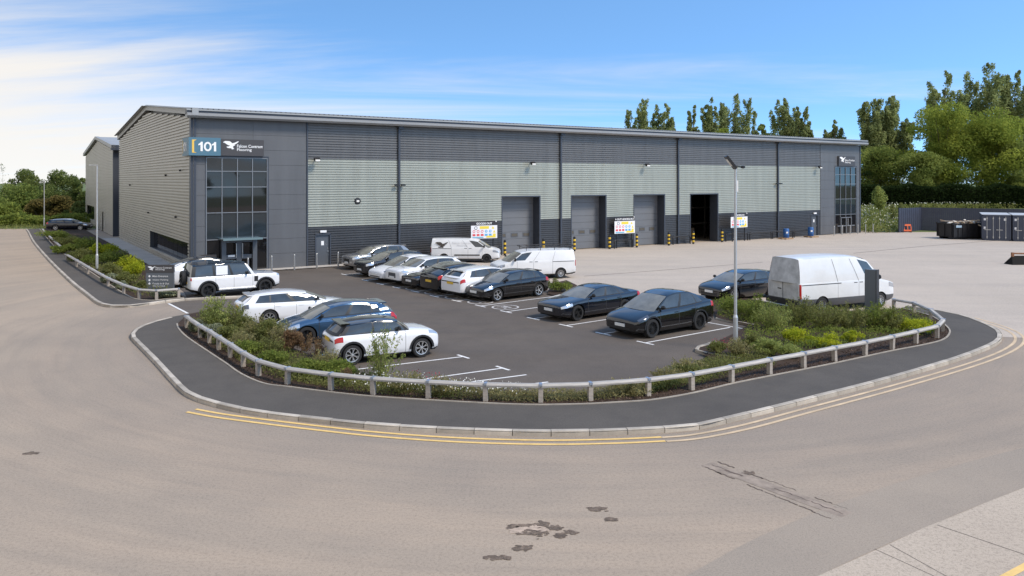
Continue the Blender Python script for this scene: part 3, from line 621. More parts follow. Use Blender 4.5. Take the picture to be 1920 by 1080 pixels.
def fascia(px0, px1, py0, py1, label):
    f0, f1 = S(px0), S(px1); hgt = Zf((px0+px1)/2, py0)-Zf((px0+px1)/2, py1)
    o = empty('fascia_sign', loc2w(f0, 0, Zf((px0+px1)/2, py1)), ANG); tag(o, label, 'sign'); w = f1-f0
    mb = MB(); mb.box(0, w, -.22, -.055, 0, hgt); mb.obj('sign_case', mat('sign_charcoal', (.055, .052, .055), .5), o)
    falcon(o, .05*w, -.224, .38*hgt, .36*w, M_LET)
    letter('Falcon Contract', o, .37*w, -.226, .50*hgt, .60*w, .19*hgt, M_LET, .012); letter('Flooring', o, .37*w, -.226, .25*hgt, .34*w, .21*hgt, M_LET, .012)
fascia(412.5, 493, 262, 292.5, 'dark fascia sign with white falcon emblem beside the 101 sign')
fascia(1569.5, 1600, 293, 311.5, 'dark fascia sign with white falcon emblem at the far end of the facade')
# ------------------------------------------------------------------ vehicles
M_TYRE = mat('tyre_rubber', (.018, .018, .019), .8)
M_CGLASS = mat('car_glass', (.040, .047, .053), .04, ior=1.75, noise=(.9, .5)); M_WSCR = mat('windscreen_glass', (.19, .185, .16), .04, ior=1.8, noise=(1.1, .35))  # windscreen base is paler to imitate reflected sky and the dash behind
M_CBLK = mat('black_plastic', (.016, .016, .017), .5)
M_UNDER = mat('underbody', (.006, .006, .006), .9)
M_HEAD = mat('headlamp', (.55, .58, .62), .08, .6, ior=1.8)
M_DHEAD = mat('dark_headlamp', (.12, .13, .15), .08, .5, ior=1.8)
M_TAIL = mat('tail_lamp', (.42, .015, .015), .15, ior=1.6)
M_PLW = mat('plate_white', (.72, .72, .70), .5); M_PLY = mat('plate_yellow', (.72, .46, .05), .5); M_PLT = mat('plate_characters', (.02, .02, .02), .6)
M_ALLOY = mat('alloy_silver', (.62, .62, .62), .3, .7); M_ALLOYB = mat('alloy_black', (.03, .03, .032), .35, .5); M_SEAM = mat('panel_gap', (.02, .02, .022), .8); M_SEAMW = mat('panel_gap_light', (.34, .34, .34), .8)
def paint(name, c, metal=.0, rough=.12): return mat('paint_'+name, c, rough, metal, coat=1.0, spec=.5)
P_WHITE = paint('white', (.78, .78, .79)); P_BLACK = paint('black', (.006, .006, .007), .0); P_GREY = paint('dark_grey', (.045, .045, .05), .5); P_BLUE = paint('blue', (.055, .115, .20), .55); P_SILVER = paint('silver_grey', (.40, .39, .38), .6); P_VANW = mat('paint_van_white', (.74, .74, .74), .35, noise=(1.5, .05), coat=.4); P_DIRTSHADE = mat('dusty_shaded_van_door', (.46, .46, .46), .6, noise=(2.2, .28)); P_NAVY = paint('navy_black', (.007, .009, .015), .0)  # dusty van door grey also holds the shade on the van's rear
WHEELS = {}
def wheel_meshes(r, w, style, m):
    key = (round(r, 3), style, m.name)
    if key in WHEELS: return WHEELS[key]
    ri = r*(.70 if style != 'steel' else .62); mb = MB()
    mb.lathe([(ri*.96, -w/2+.02), (ri, -w/2), (r*.93, -w/2), (r*.985, -w/2+.03), (r, -w/2+.06), (r, w/2-.06), (r*.985, w/2-.03), (r*.93, w/2), (ri, w/2), (ri*.96, w/2-.02), (ri*.9, 0.0), (ri*.96, -w/2+.02)], 30, 'y')
    tyre = mb.mesh('wheel', M_TYRE, 'angle'); mb = MB()
    mb.lathe([(0.001, .02), (ri*.93, .02), (ri*.93, -.04), (.001, -.04)], 24, 'y', 1)              # dark brake-side disc
    for sgn in (1,):
        yy = w/2-.005
        mb.lathe([(ri*.90, yy-.05), (ri*.91, yy), (ri*.985, yy+.004), (ri*.985, yy-.06)], 30, 'y', 0)
        n = {'multi': 10, 'five': 5, 'y': 7, 'steel': 12, 'turb': 14}[style]
        for k in range(n):
            a = 2*math.pi*k/n; tw = {'turb': .22, 'y': .0}.get(style, 0); wd = {'multi': .085, 'five': .2, 'y': .11, 'steel': .14, 'turb': .09}[style]*ri
            c, s = math.cos(a), math.sin(a); c2, s2 = math.cos(a+tw), math.sin(a+tw)
            def q(rad, off, cc, ss, y): return (rad*cc-off*ss, y, rad*ss+off*cc)
            spl = [(ri*.12, wd*.9, c, s), (ri*.6, wd*.7, c, s), (ri*.93, wd*1.0, c2, s2)]
            if style in ('multi', 'y'):                                                     # spokes that fork towards the rim
                for fk in (-1, 1):
                    t2 = a+fk*.15; mb.face([q(ri*.45, -wd*.4, c, s, yy-.012), q(ri*.45, wd*.4, c, s, yy-.012), q(ri*.93, wd*.45, math.cos(t2), math.sin(t2), yy-.004), q(ri*.93, -wd*.45, math.cos(t2), math.sin(t2), yy-.004)], 0)
                mb.face([q(ri*.1, -wd*.6, c, s, yy-.01), q(ri*.1, wd*.6, c, s, yy-.01), q(ri*.5, wd*.5, c, s, yy-.012), q(ri*.5, -wd*.5, c, s, yy-.012)], 0)
            else:
                for (ra, wa, ca, sa_), (rb, wb_, cb, sb_) in zip(spl, spl[1:]):
                    mb.face([q(ra, -wa/2, ca, sa_, yy-.012), q(ra, wa/2, ca, sa_, yy-.012), q(rb, wb_/2, cb, sb_, yy-.006), q(rb, -wb_/2, cb, sb_, yy-.006)], 0)
        mb.lathe([(.001, yy+.004), (ri*.17, yy), (ri*.19, yy-.04)], 12, 'y', 0)
    rim = mb.mesh('rim', [m, M_UNDER], False, fixn=False)
    WHEELS[key] = (tyre, rim); return WHEELS[key]
def lerp_pts(pts, x):
    for (a, b), (c, d) in zip(pts, pts[1:]):
        if x <= c:
            t = 0 if c == a else max(0, (x-a)/(c-a)); return b+(d-b)*t
    return pts[-1][1]
def smooth_pts(pts, n=8):
    v = catmull([(a, b, 0) for a, b in pts], n); o = [(p.x, p.y) for p in v]
    for i in range(1, len(o)):
        if o[i][0] <= o[i-1][0]: o[i] = (o[i-1][0]+1e-4, o[i][1])
    return o
def make_vehicle(name, label, cat, sp, body, roofm=None, rim=('multi', None), k=1.0, trim=None, group=None, rear_m=None, hs=.93):
    """sp: L W wb fo wr zb deck roof ws(base, top) rw(base, top); lengths measured back from the front bumper; k stretches lengths"""
    root = empty(name); tag(root, label, cat, group)
    sp = dict(sp, deck=[(a, b*hs) for a, b in sp['deck']], roof=[(a, b*hs) for a, b in sp['roof']], wr=sp['wr']*(.5+.5*hs), zb=sp['zb']*hs)
    L, Wd, wb, fo, wr, zb = sp['L']*k, sp['W'], sp['wb']*k, sp['fo']*k, sp['wr'], sp['zb']; hw = Wd/2; xf = wb/2+fo; van = sp.get('van', False); roofm = roofm or body
    X = lambda d: xf-d*k
    deck = smooth_pts(sp['deck']); roofp = smooth_pts(sp['roof']); zt = lambda x: lerp_pts(deck, (xf-x)/k); zr = lambda x: lerp_pts(roofp, (xf-x)/k)
    nf, nr_ = sp.get('nose', (.74, .55)), sp.get('tail', (.82, .35))
    def hwid(x):
        d = xf-x; e = x-(xf-L); w = 1.0
        if d < nf[1]: w = min(w, nf[0]+(1-nf[0])*math.sqrt(max(0, 1-(1-d/nf[1])**2.3)))
        if e < nr_[1]: w = min(w, nr_[0]+(1-nr_[0])*math.sqrt(max(0, 1-(1-e/nr_[1])**2.3)))
        return hw*w
    Ra = wr+.055; ax = (wb/2, -wb/2)
    def zarch(x):
        for a in ax:
            if abs(x-a) < Ra: return wr+math.sqrt(max(0, Ra*Ra-(x-a)**2))
        return 0
    xs = set()
    for a in ax:
        for t in range(0, 181, 12): xs.add(round(a+Ra*.9999*math.cos(R(t)), 4))
        xs.add(round(a+Ra*1.0002, 4)); xs.add(round(a-Ra*1.0002, 4))
    d = 0
    for d in (0, .012, .035, .07, .12, .18, .26, .36, .48): xs.add(round(xf-d, 4)); xs.add(round(xf-L+d*.8, 4))
    q = -wb/2+Ra+.15
    while q < wb/2-Ra: xs.add(round(q, 4)); q += .17
    q = wb/2-.1
    seams = [X(sd_) for sd_ in sp.get('seams', ())]
    for s_ in seams: xs.add(round(s_-.011, 4)); xs.add(round(s_+.011, 4))
    xs = sorted(xs); st = [xs[0]]
    for x in xs[1:]:
        if x-st[-1] > 1.5e-4: st.append(x)
    sh = sp.get('shoulder', (1, 1.0, .985, .945, .885))
    rows = [(.90, 0), (.965, .10), (1.0, .33), (sh[0], .55), (sh[1], .74), (sh[2], .88), (sh[3], .965), (sh[4], 1.0)]
    def wprof(f):
        for (a, b), (c, d_) in zip(rows, rows[1:]):
            if f <= d_: return a+(c-a)*(f-b)/(d_-b)
        return rows[-1][0]
    crown = sp.get('crown', .035); grid = []
    for x in st:
        za, top, w = zarch(x), zt(x), hwid(x); c = []
        zlo = zb+sp.get('lift', .10)*max(0, 1-min(xf-x, x-(xf-L))/.5)
        for f, (wf, zf) in enumerate(rows):
            z = zlo+zf*(top-zlo); zc_ = max(z, min(za, top-.05)); c.append(Vector((x, w*wprof(max(0, (zc_-zlo)/(top-zlo))), zc_)))
        c.append(Vector((x, w*rows[-1][0]*.55, top+crown*.75))); c.append(Vector((x, 0, top+crown))); grid.append(c)
    nR = len(grid[0]); mir = lambda p: Vector((p.x, -p.y, p.z))
    mb = MB(); over = {}
    def put(key, pts, out):
        c = sum(pts, Vector())/len(pts); over.setdefault(key, MB()).face([p+out*.006 for p in pts])
    hd, tl = sp.get('head', (.03, .50, 4, 6)), sp.get('taill', (.02, .32, 4, 6)); low = sp.get('lowtrim', 1)
    for i in range(len(st)-1):
        xm = (st[i]+st[i+1])/2; df, dr = xf-xm, xm-(xf-L)
        if st[i+1]-st[i] < .0002: pass
        for j in range(nR-1):
            pts = [grid[i][j], grid[i+1][j], grid[i+1][j+1], grid[i][j+1]]
            if (pts[3]-pts[0]).length < 1e-4 and (pts[2]-pts[1]).length < 1e-4: continue
            seam = any(abs(xm-s_) < .012 for s_ in seams) and 0 < j < 8
            mi = 1 if (trim and j < low) else (2 if seam else 0)
            for sg in (1, -1):
                pp = pts if sg == 1 else [mir(p) for p in pts][::-1]
                mb.face(pp, mi); nn = (pp[1]-pp[0]).cross(pp[3]-pp[0])
                nn = Vector((.4 if df < .5 else (-.4 if dr < .5 else 0), sg, .15)).normalized()
                if hd and hd[0] < df < hd[1] and hd[2] <= j < hd[3]: put(('headlight', sg), pp, nn)
                if tl and tl[0] < dr < tl[1] and tl[2] <= j < tl[3]: put(('tail_light', sg), pp, nn)
    for gi, end in ((len(st)-1, 'f'), (0, 'r')):
        c = grid[gi]
        for j in range(nR-2):
            pp = [c[j], c[j+1], mir(c[j+1]), mir(c[j])]; mb.face(pp, 1 if (trim and j < max(1, low)) else 0)
            if end == 'f' and j in sp.get('grille', (1, 2)): 
                g = sp.get('gw', .8); ctr = [Vector((p.x+.008, p.y*g, p.z)) for p in pp]; over.setdefault(('grille', 0), MB()).face(ctr)
            if end == 'r' and j in sp.get('rbar', ()): over.setdefault(('light_bar', 0), MB()).face([Vector((p.x-.008, p.y, p.z)) for p in pp])
    mb.obj('body', [body, trim or M_CBLK, M_SEAM if sum(body.node_tree.nodes['Principled BSDF'].inputs['Base Color'].default_value[:3]) < 1.2 else M_SEAMW], root, 'angle')
    for (nm, sg), o in over.items():
        m_ = {'headlight': sp.get('headm', M_HEAD), 'tail_light': sp.get('tailm', M_TAIL), 'grille': sp.get('grillem', M_CBLK), 'light_bar': sp.get('barm', M_CBLK)}[nm]; o.obj(nm, m_, root, True)
    mb = MB(); mb.box(xf-L+.12, xf-.12, -hw+.25, hw-.25, zb+.02, .62); mb.box(-wb/2+Ra, wb/2-Ra, -hw+.09, hw-.09, zb+.01, .5); mb.obj('underbody', M_UNDER, root)
    # cabin
    wb0, wt0 = X(sp['ws'][0]), X(sp['ws'][1]); rb0, rt0 = X(sp['rw'][0]), X(sp['rw'][1]); rw_ = sp.get('roofw', .70)*hw
    bel = lambda x: Vector((x, hwid(x)*rows[-1][0]*.995, zt(x)-.01))
    def rfe(x):
        e = min(1, max(0, (x-rt0)/(.5))); return Vector((x, rw_*(.93+.07*e), zr(x)-.055))
    cols = sp['cols']; us = [cols[0][0]]; kinds = []
    for a, b, kd in cols:
        nsub = max(1, int((b-a)/.09)); 
        for s_ in range(nsub): us.append(a+(b-a)*(s_+1)/nsub); kinds.append(kd)
    vr = sp.get('vr', (0, .09, .5, .90, 1)); bul = sp.get('bulge', .03)
    def sidept(u, v):
        b = bel(wb0+(rb0-wb0)*u); t = rfe(wt0+(rt0-wt0)*u); p = b.lerp(t, v); p.y += bul*math.sin(math.pi*v); return p
    parts = {}
    winid = 0; prev = None; run = 0
    for i, kd in enumerate(kinds):
        if kd == 'w' and prev != 'w': winid += 1
        if kd != prev: run += 1
        prev = kd
        for j in range(len(vr)-1):
            q4 = [sidept(us[i], vr[j]), sidept(us[i+1], vr[j]), sidept(us[i+1], vr[j+1]), sidept(us[i], vr[j+1])]
            edge = j == 0 or j == len(vr)-2
            for sg in (1, -1):
                pp = q4 if sg == 1 else [mir(p) for p in q4][::-1]
                if kd == 'w' and not edge: key = ('side_window', sg, winid)
                elif kd == 'b' and not edge: key = ('pillar_trim', sg, run)
                elif edge and j == len(vr)-2: key = ('roof', 0, 0)
                elif kd == 'w' or kd == 'b': key = ('window_trim', sg, 0)
                else: key = ('pillar', sg, run)
                parts.setdefault(key, MB()).face(pp)
    def screen(nm, base, top, xb, xt, fwd, m, inset):
        ny, nz_ = 8, 5; mbs = {}
        def pt(a, v):
            y = 1-2*a; e = 1-y*y; b = bel(xb); t = rfe(xt); p = b.lerp(t, v); p.y *= y
            p.x += fwd*(.16*(1-v)+.07*v)*e*sp.get('wrap', 1); p.z += (.045*v+crown*.8*(1-v))*e
            p.z += .02*math.sin(math.pi*v); return p
        for i in range(ny):
            for j in range(nz_):
                a0, a1, v0, v1 = i/ny, (i+1)/ny, j/nz_, (j+1)/nz_
                rim_ = inset and (i in (0, ny-1) or j == 0)
                mbs.setdefault(nm if not rim_ else 'x', MB()).face([pt(a0, v0), pt(a1, v0), pt(a1, v1), pt(a0, v1)])
        mbs[nm].obj(nm, m, root, True)
        if 'x' in mbs: mbs['x'].obj('tailgate', rear_m or (body if inset == 1 else M_CBLK), root, True, fixn=False)
    screen('windscreen', 0, 0, wb0, wt0, 1, M_WSCR, 0)
    screen('rear_window' if not van else 'rear_doors', 0, 0, rb0, rt0, -1, M_CGLASS if not van else (rear_m or body), sp.get('rinset', 1) if not van else 0)
    rm = MB(); nx = 12
    for i in range(nx):
        for j in range(8):
            def rp(i_, j_):
                x = wt0+(rt0-wt0)*i_/nx; e = rfe(x); y = 1-2*j_/8; p = Vector((x+((.07 if i_ == 0 else 0)-(.07 if i_ == nx else 0))*(1-y*y)*sp.get('wrap', 1), e.y*y, e.z+.055*(1-y**4)*.85)); return p
            rm.face([rp(i, j), rp(i+1, j), rp(i+1, j+1), rp(i, j+1)])
    rm.v += parts[('roof', 0, 0)].v; off = len(rm.v)-len(parts[('roof', 0, 0)].v); rm.f += [tuple(off+a for a in f) for f in parts[('roof', 0, 0)].f]; rm.mi += parts[('roof', 0, 0)].mi; del parts[('roof', 0, 0)]
    rm.obj('roof', roofm, root, 'angle')
    for (nm, sg, _), o in sorted(parts.items()):
        m_ = {'side_window': M_CGLASS, 'pillar_trim': M_CBLK if not van else body, 'window_trim': sp.get('wtrim', M_CBLK), 'pillar': sp.get('pillarm') or body}[nm]; o.obj(nm, m_, root, True)
    if van:                                                      # upper panel joints and the sliding-door rail
        for sd_ in sp['seams'][1:]:
            u0 = (X(sd_)-wb0)/(rb0-wb0)
            for sg in (1, -1):
                mb = MB(); vs = [.0, .25, .5, .75, .93]
                for va, vb in zip(vs, vs[1:]):
                    q4 = [sidept(u0-.003, va), sidept(u0+.003, va), sidept(u0+.003, vb), sidept(u0-.003, vb)]; mb.face([Vector((p.x, (p.y+.006)*sg, p.z)) for p in q4])
                mb.obj('panel_gap', M_SEAMW, root, fixn=False)
        for sg in (1, -1): mb = MB(); zq = sp['deck'][-2][1]-.06; mb.box(X(sp['L']-.12), X(3.5), min(sg*(hw-.01), sg*(hw+.006)), max(sg*(hw-.01), sg*(hw+.006)), zq-.03, zq); mb.obj('door_rail', M_CBLK, root)
    # wheels, mirrors, plates, handles
    ww = sp.get('ww', .23); tyre, rimm = wheel_meshes(wr, ww, rim[0], rim[1] or M_ALLOY)
    for a in ax:
        for sg in (1, -1):
            w_ = link('wheel', tyre, root, (a, sg*(hw-ww/2-.012), wr), (0, 0, 0 if sg == 1 else math.pi)); link('rim', rimm, w_)
            if sp.get('arch'):
                mb = MB(); y0_, y1_ = hw-.03, hw+.018
                for t in range(0, 180, 15):
                    c = [(a+rr*math.cos(R(tt)), wr+rr*math.sin(R(tt))) for rr, tt in ((Ra-.005, t), (Ra+sp['arch'], t), (Ra+sp['arch'], t+15), (Ra-.005, t+15))]
                    mb.face([(x, sg*y1_, z) for x, z in c]); mb.face([(c[0][0], sg*y0_, c[0][1]), (c[0][0], sg*y1_, c[0][1]), (c[3][0], sg*y1_, c[3][1]), (c[3][0], sg*y0_, c[3][1])]); mb.face([(c[1][0], sg*y0_, c[1][1]), (c[1][0], sg*y1_, c[1][1]), (c[2][0], sg*y1_, c[2][1]), (c[2][0], sg*y0_, c[2][1])])
                mb.obj('wheel_arch', M_CBLK, root, fixn=False)
    mxp = wb0-sp.get('mir', .42)*k
    for sg in (1, -1):
        mb = MB(); y = hwid(mxp)*rows[-1][0]; z = zt(mxp)+.11; big = 1.5 if van else 1
        mb.lathe([(.001, -.09), (.07, -.085), (.10, -.03), (.095, .03), (.06, .075), (.001, .085)], 10, 'y', c=(0, 0, 0)); 
        mb.v = [(v[0]*.62+mxp, v[1]*1.05+sg*(y+.13), v[2]*.75*big+z) for v in mb.v]; mb.box(mxp-.03, mxp+.03, min(sg*(y-.04), sg*(y+.1)), max(sg*(y-.04), sg*(y+.1)), z-.08, z-.03)
        mb.obj('door_mirror', sp.get('mirm') or M_CBLK, root, 'angle')
        for hd_ in sp.get('handles', ()):
            mb = MB(); hx = X(hd_); yy = hw*sp.get('hy', .985); hz = zb+(zt(hx)-zb)*sp.get('hz', .80); mb.box(hx-.10, hx+.10, min(sg*(yy-.02), sg*(yy+.02)), max(sg*(yy-.02), sg*(yy+.02)), hz, hz+.03); mb.obj('door_handle', sp.get('handm') or body, root)
    pz = sp.get('plz', (.42, .72))
    mb = MB(); mb.box(xf, xf+.025, -.26, .26, pz[0], pz[0]+.115); pl = mb.obj('number_plate', M_PLW, root)
    mb = MB(); mb.box(xf-L-.025, xf-L, -.26, .26, pz[1], pz[1]+.115); mb.obj('number_plate', M_PLY, root)
    if sp.get('spoiler'):
        mb = MB(); e = rfe(rt0); mb.box(rt0-.20*k, rt0+.10, -e.y*.95, e.y*.95, e.z+.015, e.z+.055); mb.obj('spoiler', sp.get('spm') or roofm, root)
    root['geom'] = 0; del root['geom']
    return root, dict(xf=xf, L=L, hw=hw, wb=wb, wr=wr, zt=zt, zr=zr, rw=rw_, X=X)
CAR5 = [(0, .055, 'p'), (.055, .40, 'w'), (.40, .45, 'b'), (.45, .74, 'w'), (.74, .76, 'b'), (.76, .86, 'w'), (.86, 1, 'p')]
CAR4 = [(0, .055, 'p'), (.055, .42, 'w'), (.42, .47, 'b'), (.47, .80, 'w'), (.80, 1, 'p')]
SP = dict(
 crossover=dict(L=4.75, W=1.90, wb=2.89, fo=.86, wr=.365, zb=.20, deck=[(0,.60),(.10,.71),(.45,.84),(1.0,.965),(1.5,1.0),(3.0,1.03),(4.2,1.12),(4.6,1.12),(4.75,.98)], roof=[(1.9,1.49),(2.4,1.60),(2.9,1.615),(3.5,1.54),(4.0,1.40)], ws=(1.02, 1.98), rw=(4.52, 3.95), cols=CAR5, head=(.10, .62, 5, 7), headm=M_DHEAD, seams=(1.30, 2.42, 3.45), handles=(2.25, 3.3), grille=(1,), roofw=.68, spoiler=0, arch=.05),
 saloon=dict(L=4.92, W=1.86, wb=2.91, fo=.90, wr=.345, zb=.18, deck=[(0,.66),(.08,.74),(.5,.85),(1.2,.94),(1.6,.97),(3.0,.99),(4.0,1.02),(4.75,1.04),(4.92,.92)], roof=[(2.1,1.35),(2.6,1.44),(3.0,1.455),(3.5,1.40),(3.9,1.28)], ws=(1.38, 2.22), rw=(4.32, 3.68), cols=CAR5, head=(.05, .55, 4, 6), seams=(1.5, 2.6, 3.55), handles=(2.4, 3.4), grille=(2, 3, 4), gw=.55, roofw=.66, rinset=0),
 hatch=dict(L=4.34, W=1.81, wb=2.74, fo=.84, wr=.345, zb=.19, deck=[(0,.60),(.10,.72),(.5,.87),(1.0,.97),(1.5,1.0),(3.0,1.04),(4.0,1.08),(4.25,1.03),(4.34,.88)], roof=[(1.75,1.40),(2.2,1.50),(2.7,1.53),(3.3,1.49),(3.9,1.40)], ws=(.98, 1.80), rw=(4.22, 3.86), cols=CAR5, head=(.06, .55, 4, 6), seams=(1.3, 2.35, 3.3), handles=(2.15, 3.1), grille=(1, 2), roofw=.70, spoiler=1),
 estate=dict(L=4.80, W=1.84, wb=2.78, fo=.92, wr=.345, zb=.18, deck=[(0,.62),(.10,.73),(.5,.85),(1.2,.96),(1.6,.98),(3.2,1.01),(4.3,1.05),(4.68,1.03),(4.80,.90)], roof=[(2.0,1.35),(2.5,1.45),(3.0,1.475),(3.7,1.455),(4.35,1.38)], ws=(1.30, 2.12), rw=(4.70, 4.30), cols=[(0,.055,'p'),(.055,.37,'w'),(.37,.42,'b'),(.42,.68,'w'),(.68,.70,'b'),(.70,.87,'w'),(.87,1,'p')], head=(.05, .55, 4, 6), seams=(1.5, 2.6, 3.5), handles=(2.4, 3.35), roofw=.68, spoiler=1),
 mini=dict(L=3.88, W=1.75, wb=2.52, fo=.74, wr=.335, zb=.18, deck=[(0,.66),(.07,.78),(.3,.90),(.8,.965),(1.2,.985),(2.5,.99),(3.5,.99),(3.78,.95),(3.88,.84)], roof=[(1.55,1.34),(1.9,1.405),(2.3,1.425),(2.9,1.40),(3.4,1.35)], ws=(1.18, 1.58), rw=(3.72, 3.38), cols=[(0,.05,'b'),(.05,.50,'w'),(.50,.53,'b'),(.53,.92,'w'),(.92,1,'b')], head=(.10, .45, 5, 7), seams=(1.35, 2.55), handles=(2.4,), grille=(1, 2, 3), gw=.7, roofw=.76, arch=.06, spoiler=1, nose=(.66, .6), tail=(.80, .45), pillarm=M_CBLK, taill=(.02, .30, 4, 6), rbar=(5,), rinset=2),
 suv=dict(L=4.60, W=1.87, wb=2.77, fo=.86, wr=.375, zb=.22, deck=[(0,.80),(.06,.93),(.35,1.02),(.9,1.08),(1.4,1.10),(3.0,1.12),(4.0,1.15),(4.45,1.12),(4.60,.95)], roof=[(1.75,1.50),(2.2,1.60),(2.7,1.635),(3.4,1.60),(4.05,1.50)], ws=(1.05, 1.85), rw=(4.45, 4.02), cols=CAR5, head=(.04, .50, 4, 6), seams=(1.35, 2.4, 3.4), handles=(2.25, 3.25), grille=(2, 3, 4, 5), gw=.55, grillem=M_DHEAD, roofw=.70, arch=.05, spoiler=1, lowtrim=1),
 offroad=dict(L=4.72, W=1.98, wb=3.02, fo=.80, wr=.405, zb=.33, deck=[(0,.98),(.04,1.10),(.2,1.15),(.9,1.19),(1.3,1.20),(3.0,1.21),(4.6,1.22),(4.72,1.21)], roof=[(1.65,1.84),(2.0,1.91),(2.6,1.95),(3.6,1.95),(4.62,1.91)], ws=(1.38, 1.78), rw=(4.69, 4.58), cols=[(0,.05,'p'),(.05,.34,'w'),(.34,.38,'b'),(.38,.62,'w'),(.62,.66,'b'),(.66,.94,'w'),(.94,1,'b')], head=(.02, .22, 5, 7), seams=(1.5, 2.5, 3.45), handles=(2.3, 3.25), grille=(3, 4, 5), gw=.7, roofw=.84, arch=.08, nose=(.88, .3), tail=(.93, .12), shoulder=(1, 1.0, 1.0, .985, .955), taill=(.0, .07, 4, 6), lift=.14, wrap=.45, lowtrim=1, vr=(0, .05, .5, .90, 1)),
 van=dict(van=True, L=5.0, W=1.95, wb=3.10, fo=.93, wr=.33, zb=.24, deck=[(0,.74),(.06,.95),(.3,1.07),(.75,1.19),(1.1,1.24),(3.0,1.25),(4.85,1.25),(5.0,1.22)], roof=[(1.45,1.76),(1.8,1.89),(2.3,1.95),(3.6,1.97),(4.9,1.95)], ws=(.80, 1.55), rw=(4.975, 4.90), cols=[(0,.035,'p'),(.035,.215,'w'),(.215,.995,'p'),(.995,1,'p')], head=(.05, .50, 4, 6), taill=(.0, .06, 3, 7), seams=(1.25, 2.28, 3.5), handles=(2.12, 2.45), handm=M_CBLK, grille=(2, 3, 4), gw=.75, roofw=.86, nose=(.80, .5), tail=(.95, .1), shoulder=(1, 1.0, .998, .992, .985), bulge=.02, crown=.03, hz=.92, wtrim=None, lowtrim=1, mir=.30),
 bigvan=dict(van=True, L=5.99, W=2.04, wb=3.64, fo=1.0, wr=.355, zb=.28, deck=[(0,.86),(.08,1.10),(.4,1.24),(.9,1.36),(1.3,1.40),(3.0,1.40),(5.85,1.40),(5.99,1.38)], roof=[(1.6,2.24),(2.0,2.45),(2.5,2.56),(4.2,2.60),(5.9,2.55)], ws=(.92, 1.72), rw=(5.965, 5.88), cols=[(0,.035,'p'),(.035,.185,'w'),(.185,.995,'p'),(.995,1,'p')], head=(.05, .50, 4, 6), taill=(.0, .09, 2, 6), seams=(1.35, 2.4, 3.7), handles=(2.25, 2.6), handm=M_CBLK, grille=(2, 3), gw=.75, roofw=.86, nose=(.82, .5), tail=(.96, .1), shoulder=(1, 1.0, .998, .992, .985), bulge=.03, crown=.03, hz=.9, wtrim=None, lowtrim=2, mir=.32),
)
for k_ in ('van', 'bigvan'): SP[k_]['wtrim'] = P_VANW
VN = Vector((.55, -.84, 0))
def place(root, g, head, wheel=None, px=None, at=None):
    "stand a vehicle with its visible-side front ('f') or rear ('r') tyre at photo pixel px, or its origin at a ground point"
    th = R(head); root.rotation_euler = (0, 0, th); c, s = math.cos(th), math.sin(th)
    if at is not None: root.location = (at.x, at.y, .009); return
    sg = 1 if (-s*VN.x+c*VN.y) > 0 else -1
    lx, ly = (g['wb']/2 if wheel == 'f' else -g['wb']/2), sg*(g['hw']-.02)
    p = G(*px); root.location = (p.x-(c*lx-s*ly), p.y-(s*lx+c*ly), .009)
def bay_front(i, g, off=.35):
    "centre of bay i, nose at the bay mouth"
    m = (tp[i]+tp[i+1])/2; return m+E40*(off+g['xf'])
def bay_rear(i, g, off=.35):
    m = (tp[i]+tp[i+1])/2; return m+E40*(off+(g['L']-g['xf']))
RB = ('turb', M_ALLOYB)
# right-hand row
c, g = make_vehicle('car', 'glossy black electric crossover parked nearest the lamp post', 'car', SP['crossover'], P_BLACK, rim=RB, k=.95, hs=1.0, trim=M_CBLK); place(c, g, 217, 'f', (1224, 634.5))
c, g = make_vehicle('car', 'black saloon with five-spoke black wheels left of the black crossover', 'car', dict(SP['saloon'], headm=M_HEAD), P_NAVY, rim=('five', M_ALLOYB), k=.98); place(c, g, 218, 'f', (1084, 602.4))
c, g = make_vehicle('car', 'black hatchback parked beside the big white van', 'car', SP['hatch'], P_BLACK, rim=('y', None)); place(c, g, 212, 'f', (1377, 566))
# left rows
mini, g = make_vehicle('car', 'small white three-door hatchback with black roof behind the sapling', 'car', SP['mini'], P_WHITE, roofm=P_BLACK, rim=('y', None), trim=M_CBLK, k=.95, hs=.97); place(mini, g, 28, 'r', (661, 685.5))
c, g = make_vehicle('car', 'blue metallic hatchback between the white estate and small white hatchback', 'car', dict(SP['hatch'], L=4.42, wb=2.72, grille=(1, 2, 3)), P_BLUE, rim=('y', M_ALLOYB), k=.97); place(c, g, 208, 'f', (575.4, 648))
c, g = make_vehicle('car', 'white estate car with silver wheels behind the blue hatchback', 'car', dict(SP['estate'], tailm=M_DHEAD), P_WHITE, rim=('y', None)); place(c, g, 30, 'r', (505.3, 612.6))
df, g = make_vehicle('car', 'white boxy off-roader with black roof and spare wheel on its tail', 'car', SP['offroad'], P_WHITE, roofm=P_BLACK, rim=('five', M_ALLOYB), trim=M_CBLK, rear_m=P_BLACK, k=.96, hs=.90); place(df, g, 35, 'r', (391, 559.5))
ty, rm_ = wheel_meshes(.385, .23, 'five', M_ALLOYB); sw_ = link('spare_wheel', ty, df, (g['xf']-g['L']-.13, 0.05, .98), (0, 0, R(90))); link('rim', rm_, sw_)
mb = MB(); mb.box(-.95, -.35, -g['hw']-.012, -g['hw']*.955-.002, 1.28, 1.72); 
nb = MB(); hx = -.55; zq = (1.27, 1.80)
q = [(-.15, -g['hw']*.952-.016, 1.14), (-.72, -g['hw']*.952-.016, 1.14), (-.72, -g['hw']*.905-.034, 1.60), (-.15, -g['hw']*.905-.034, 1.60)]
q = [(a-.35, b, c_) for a, b, c_ in q]; nb.face(q); nb.obj('side_panel', P_WHITE, df, fixn=False)
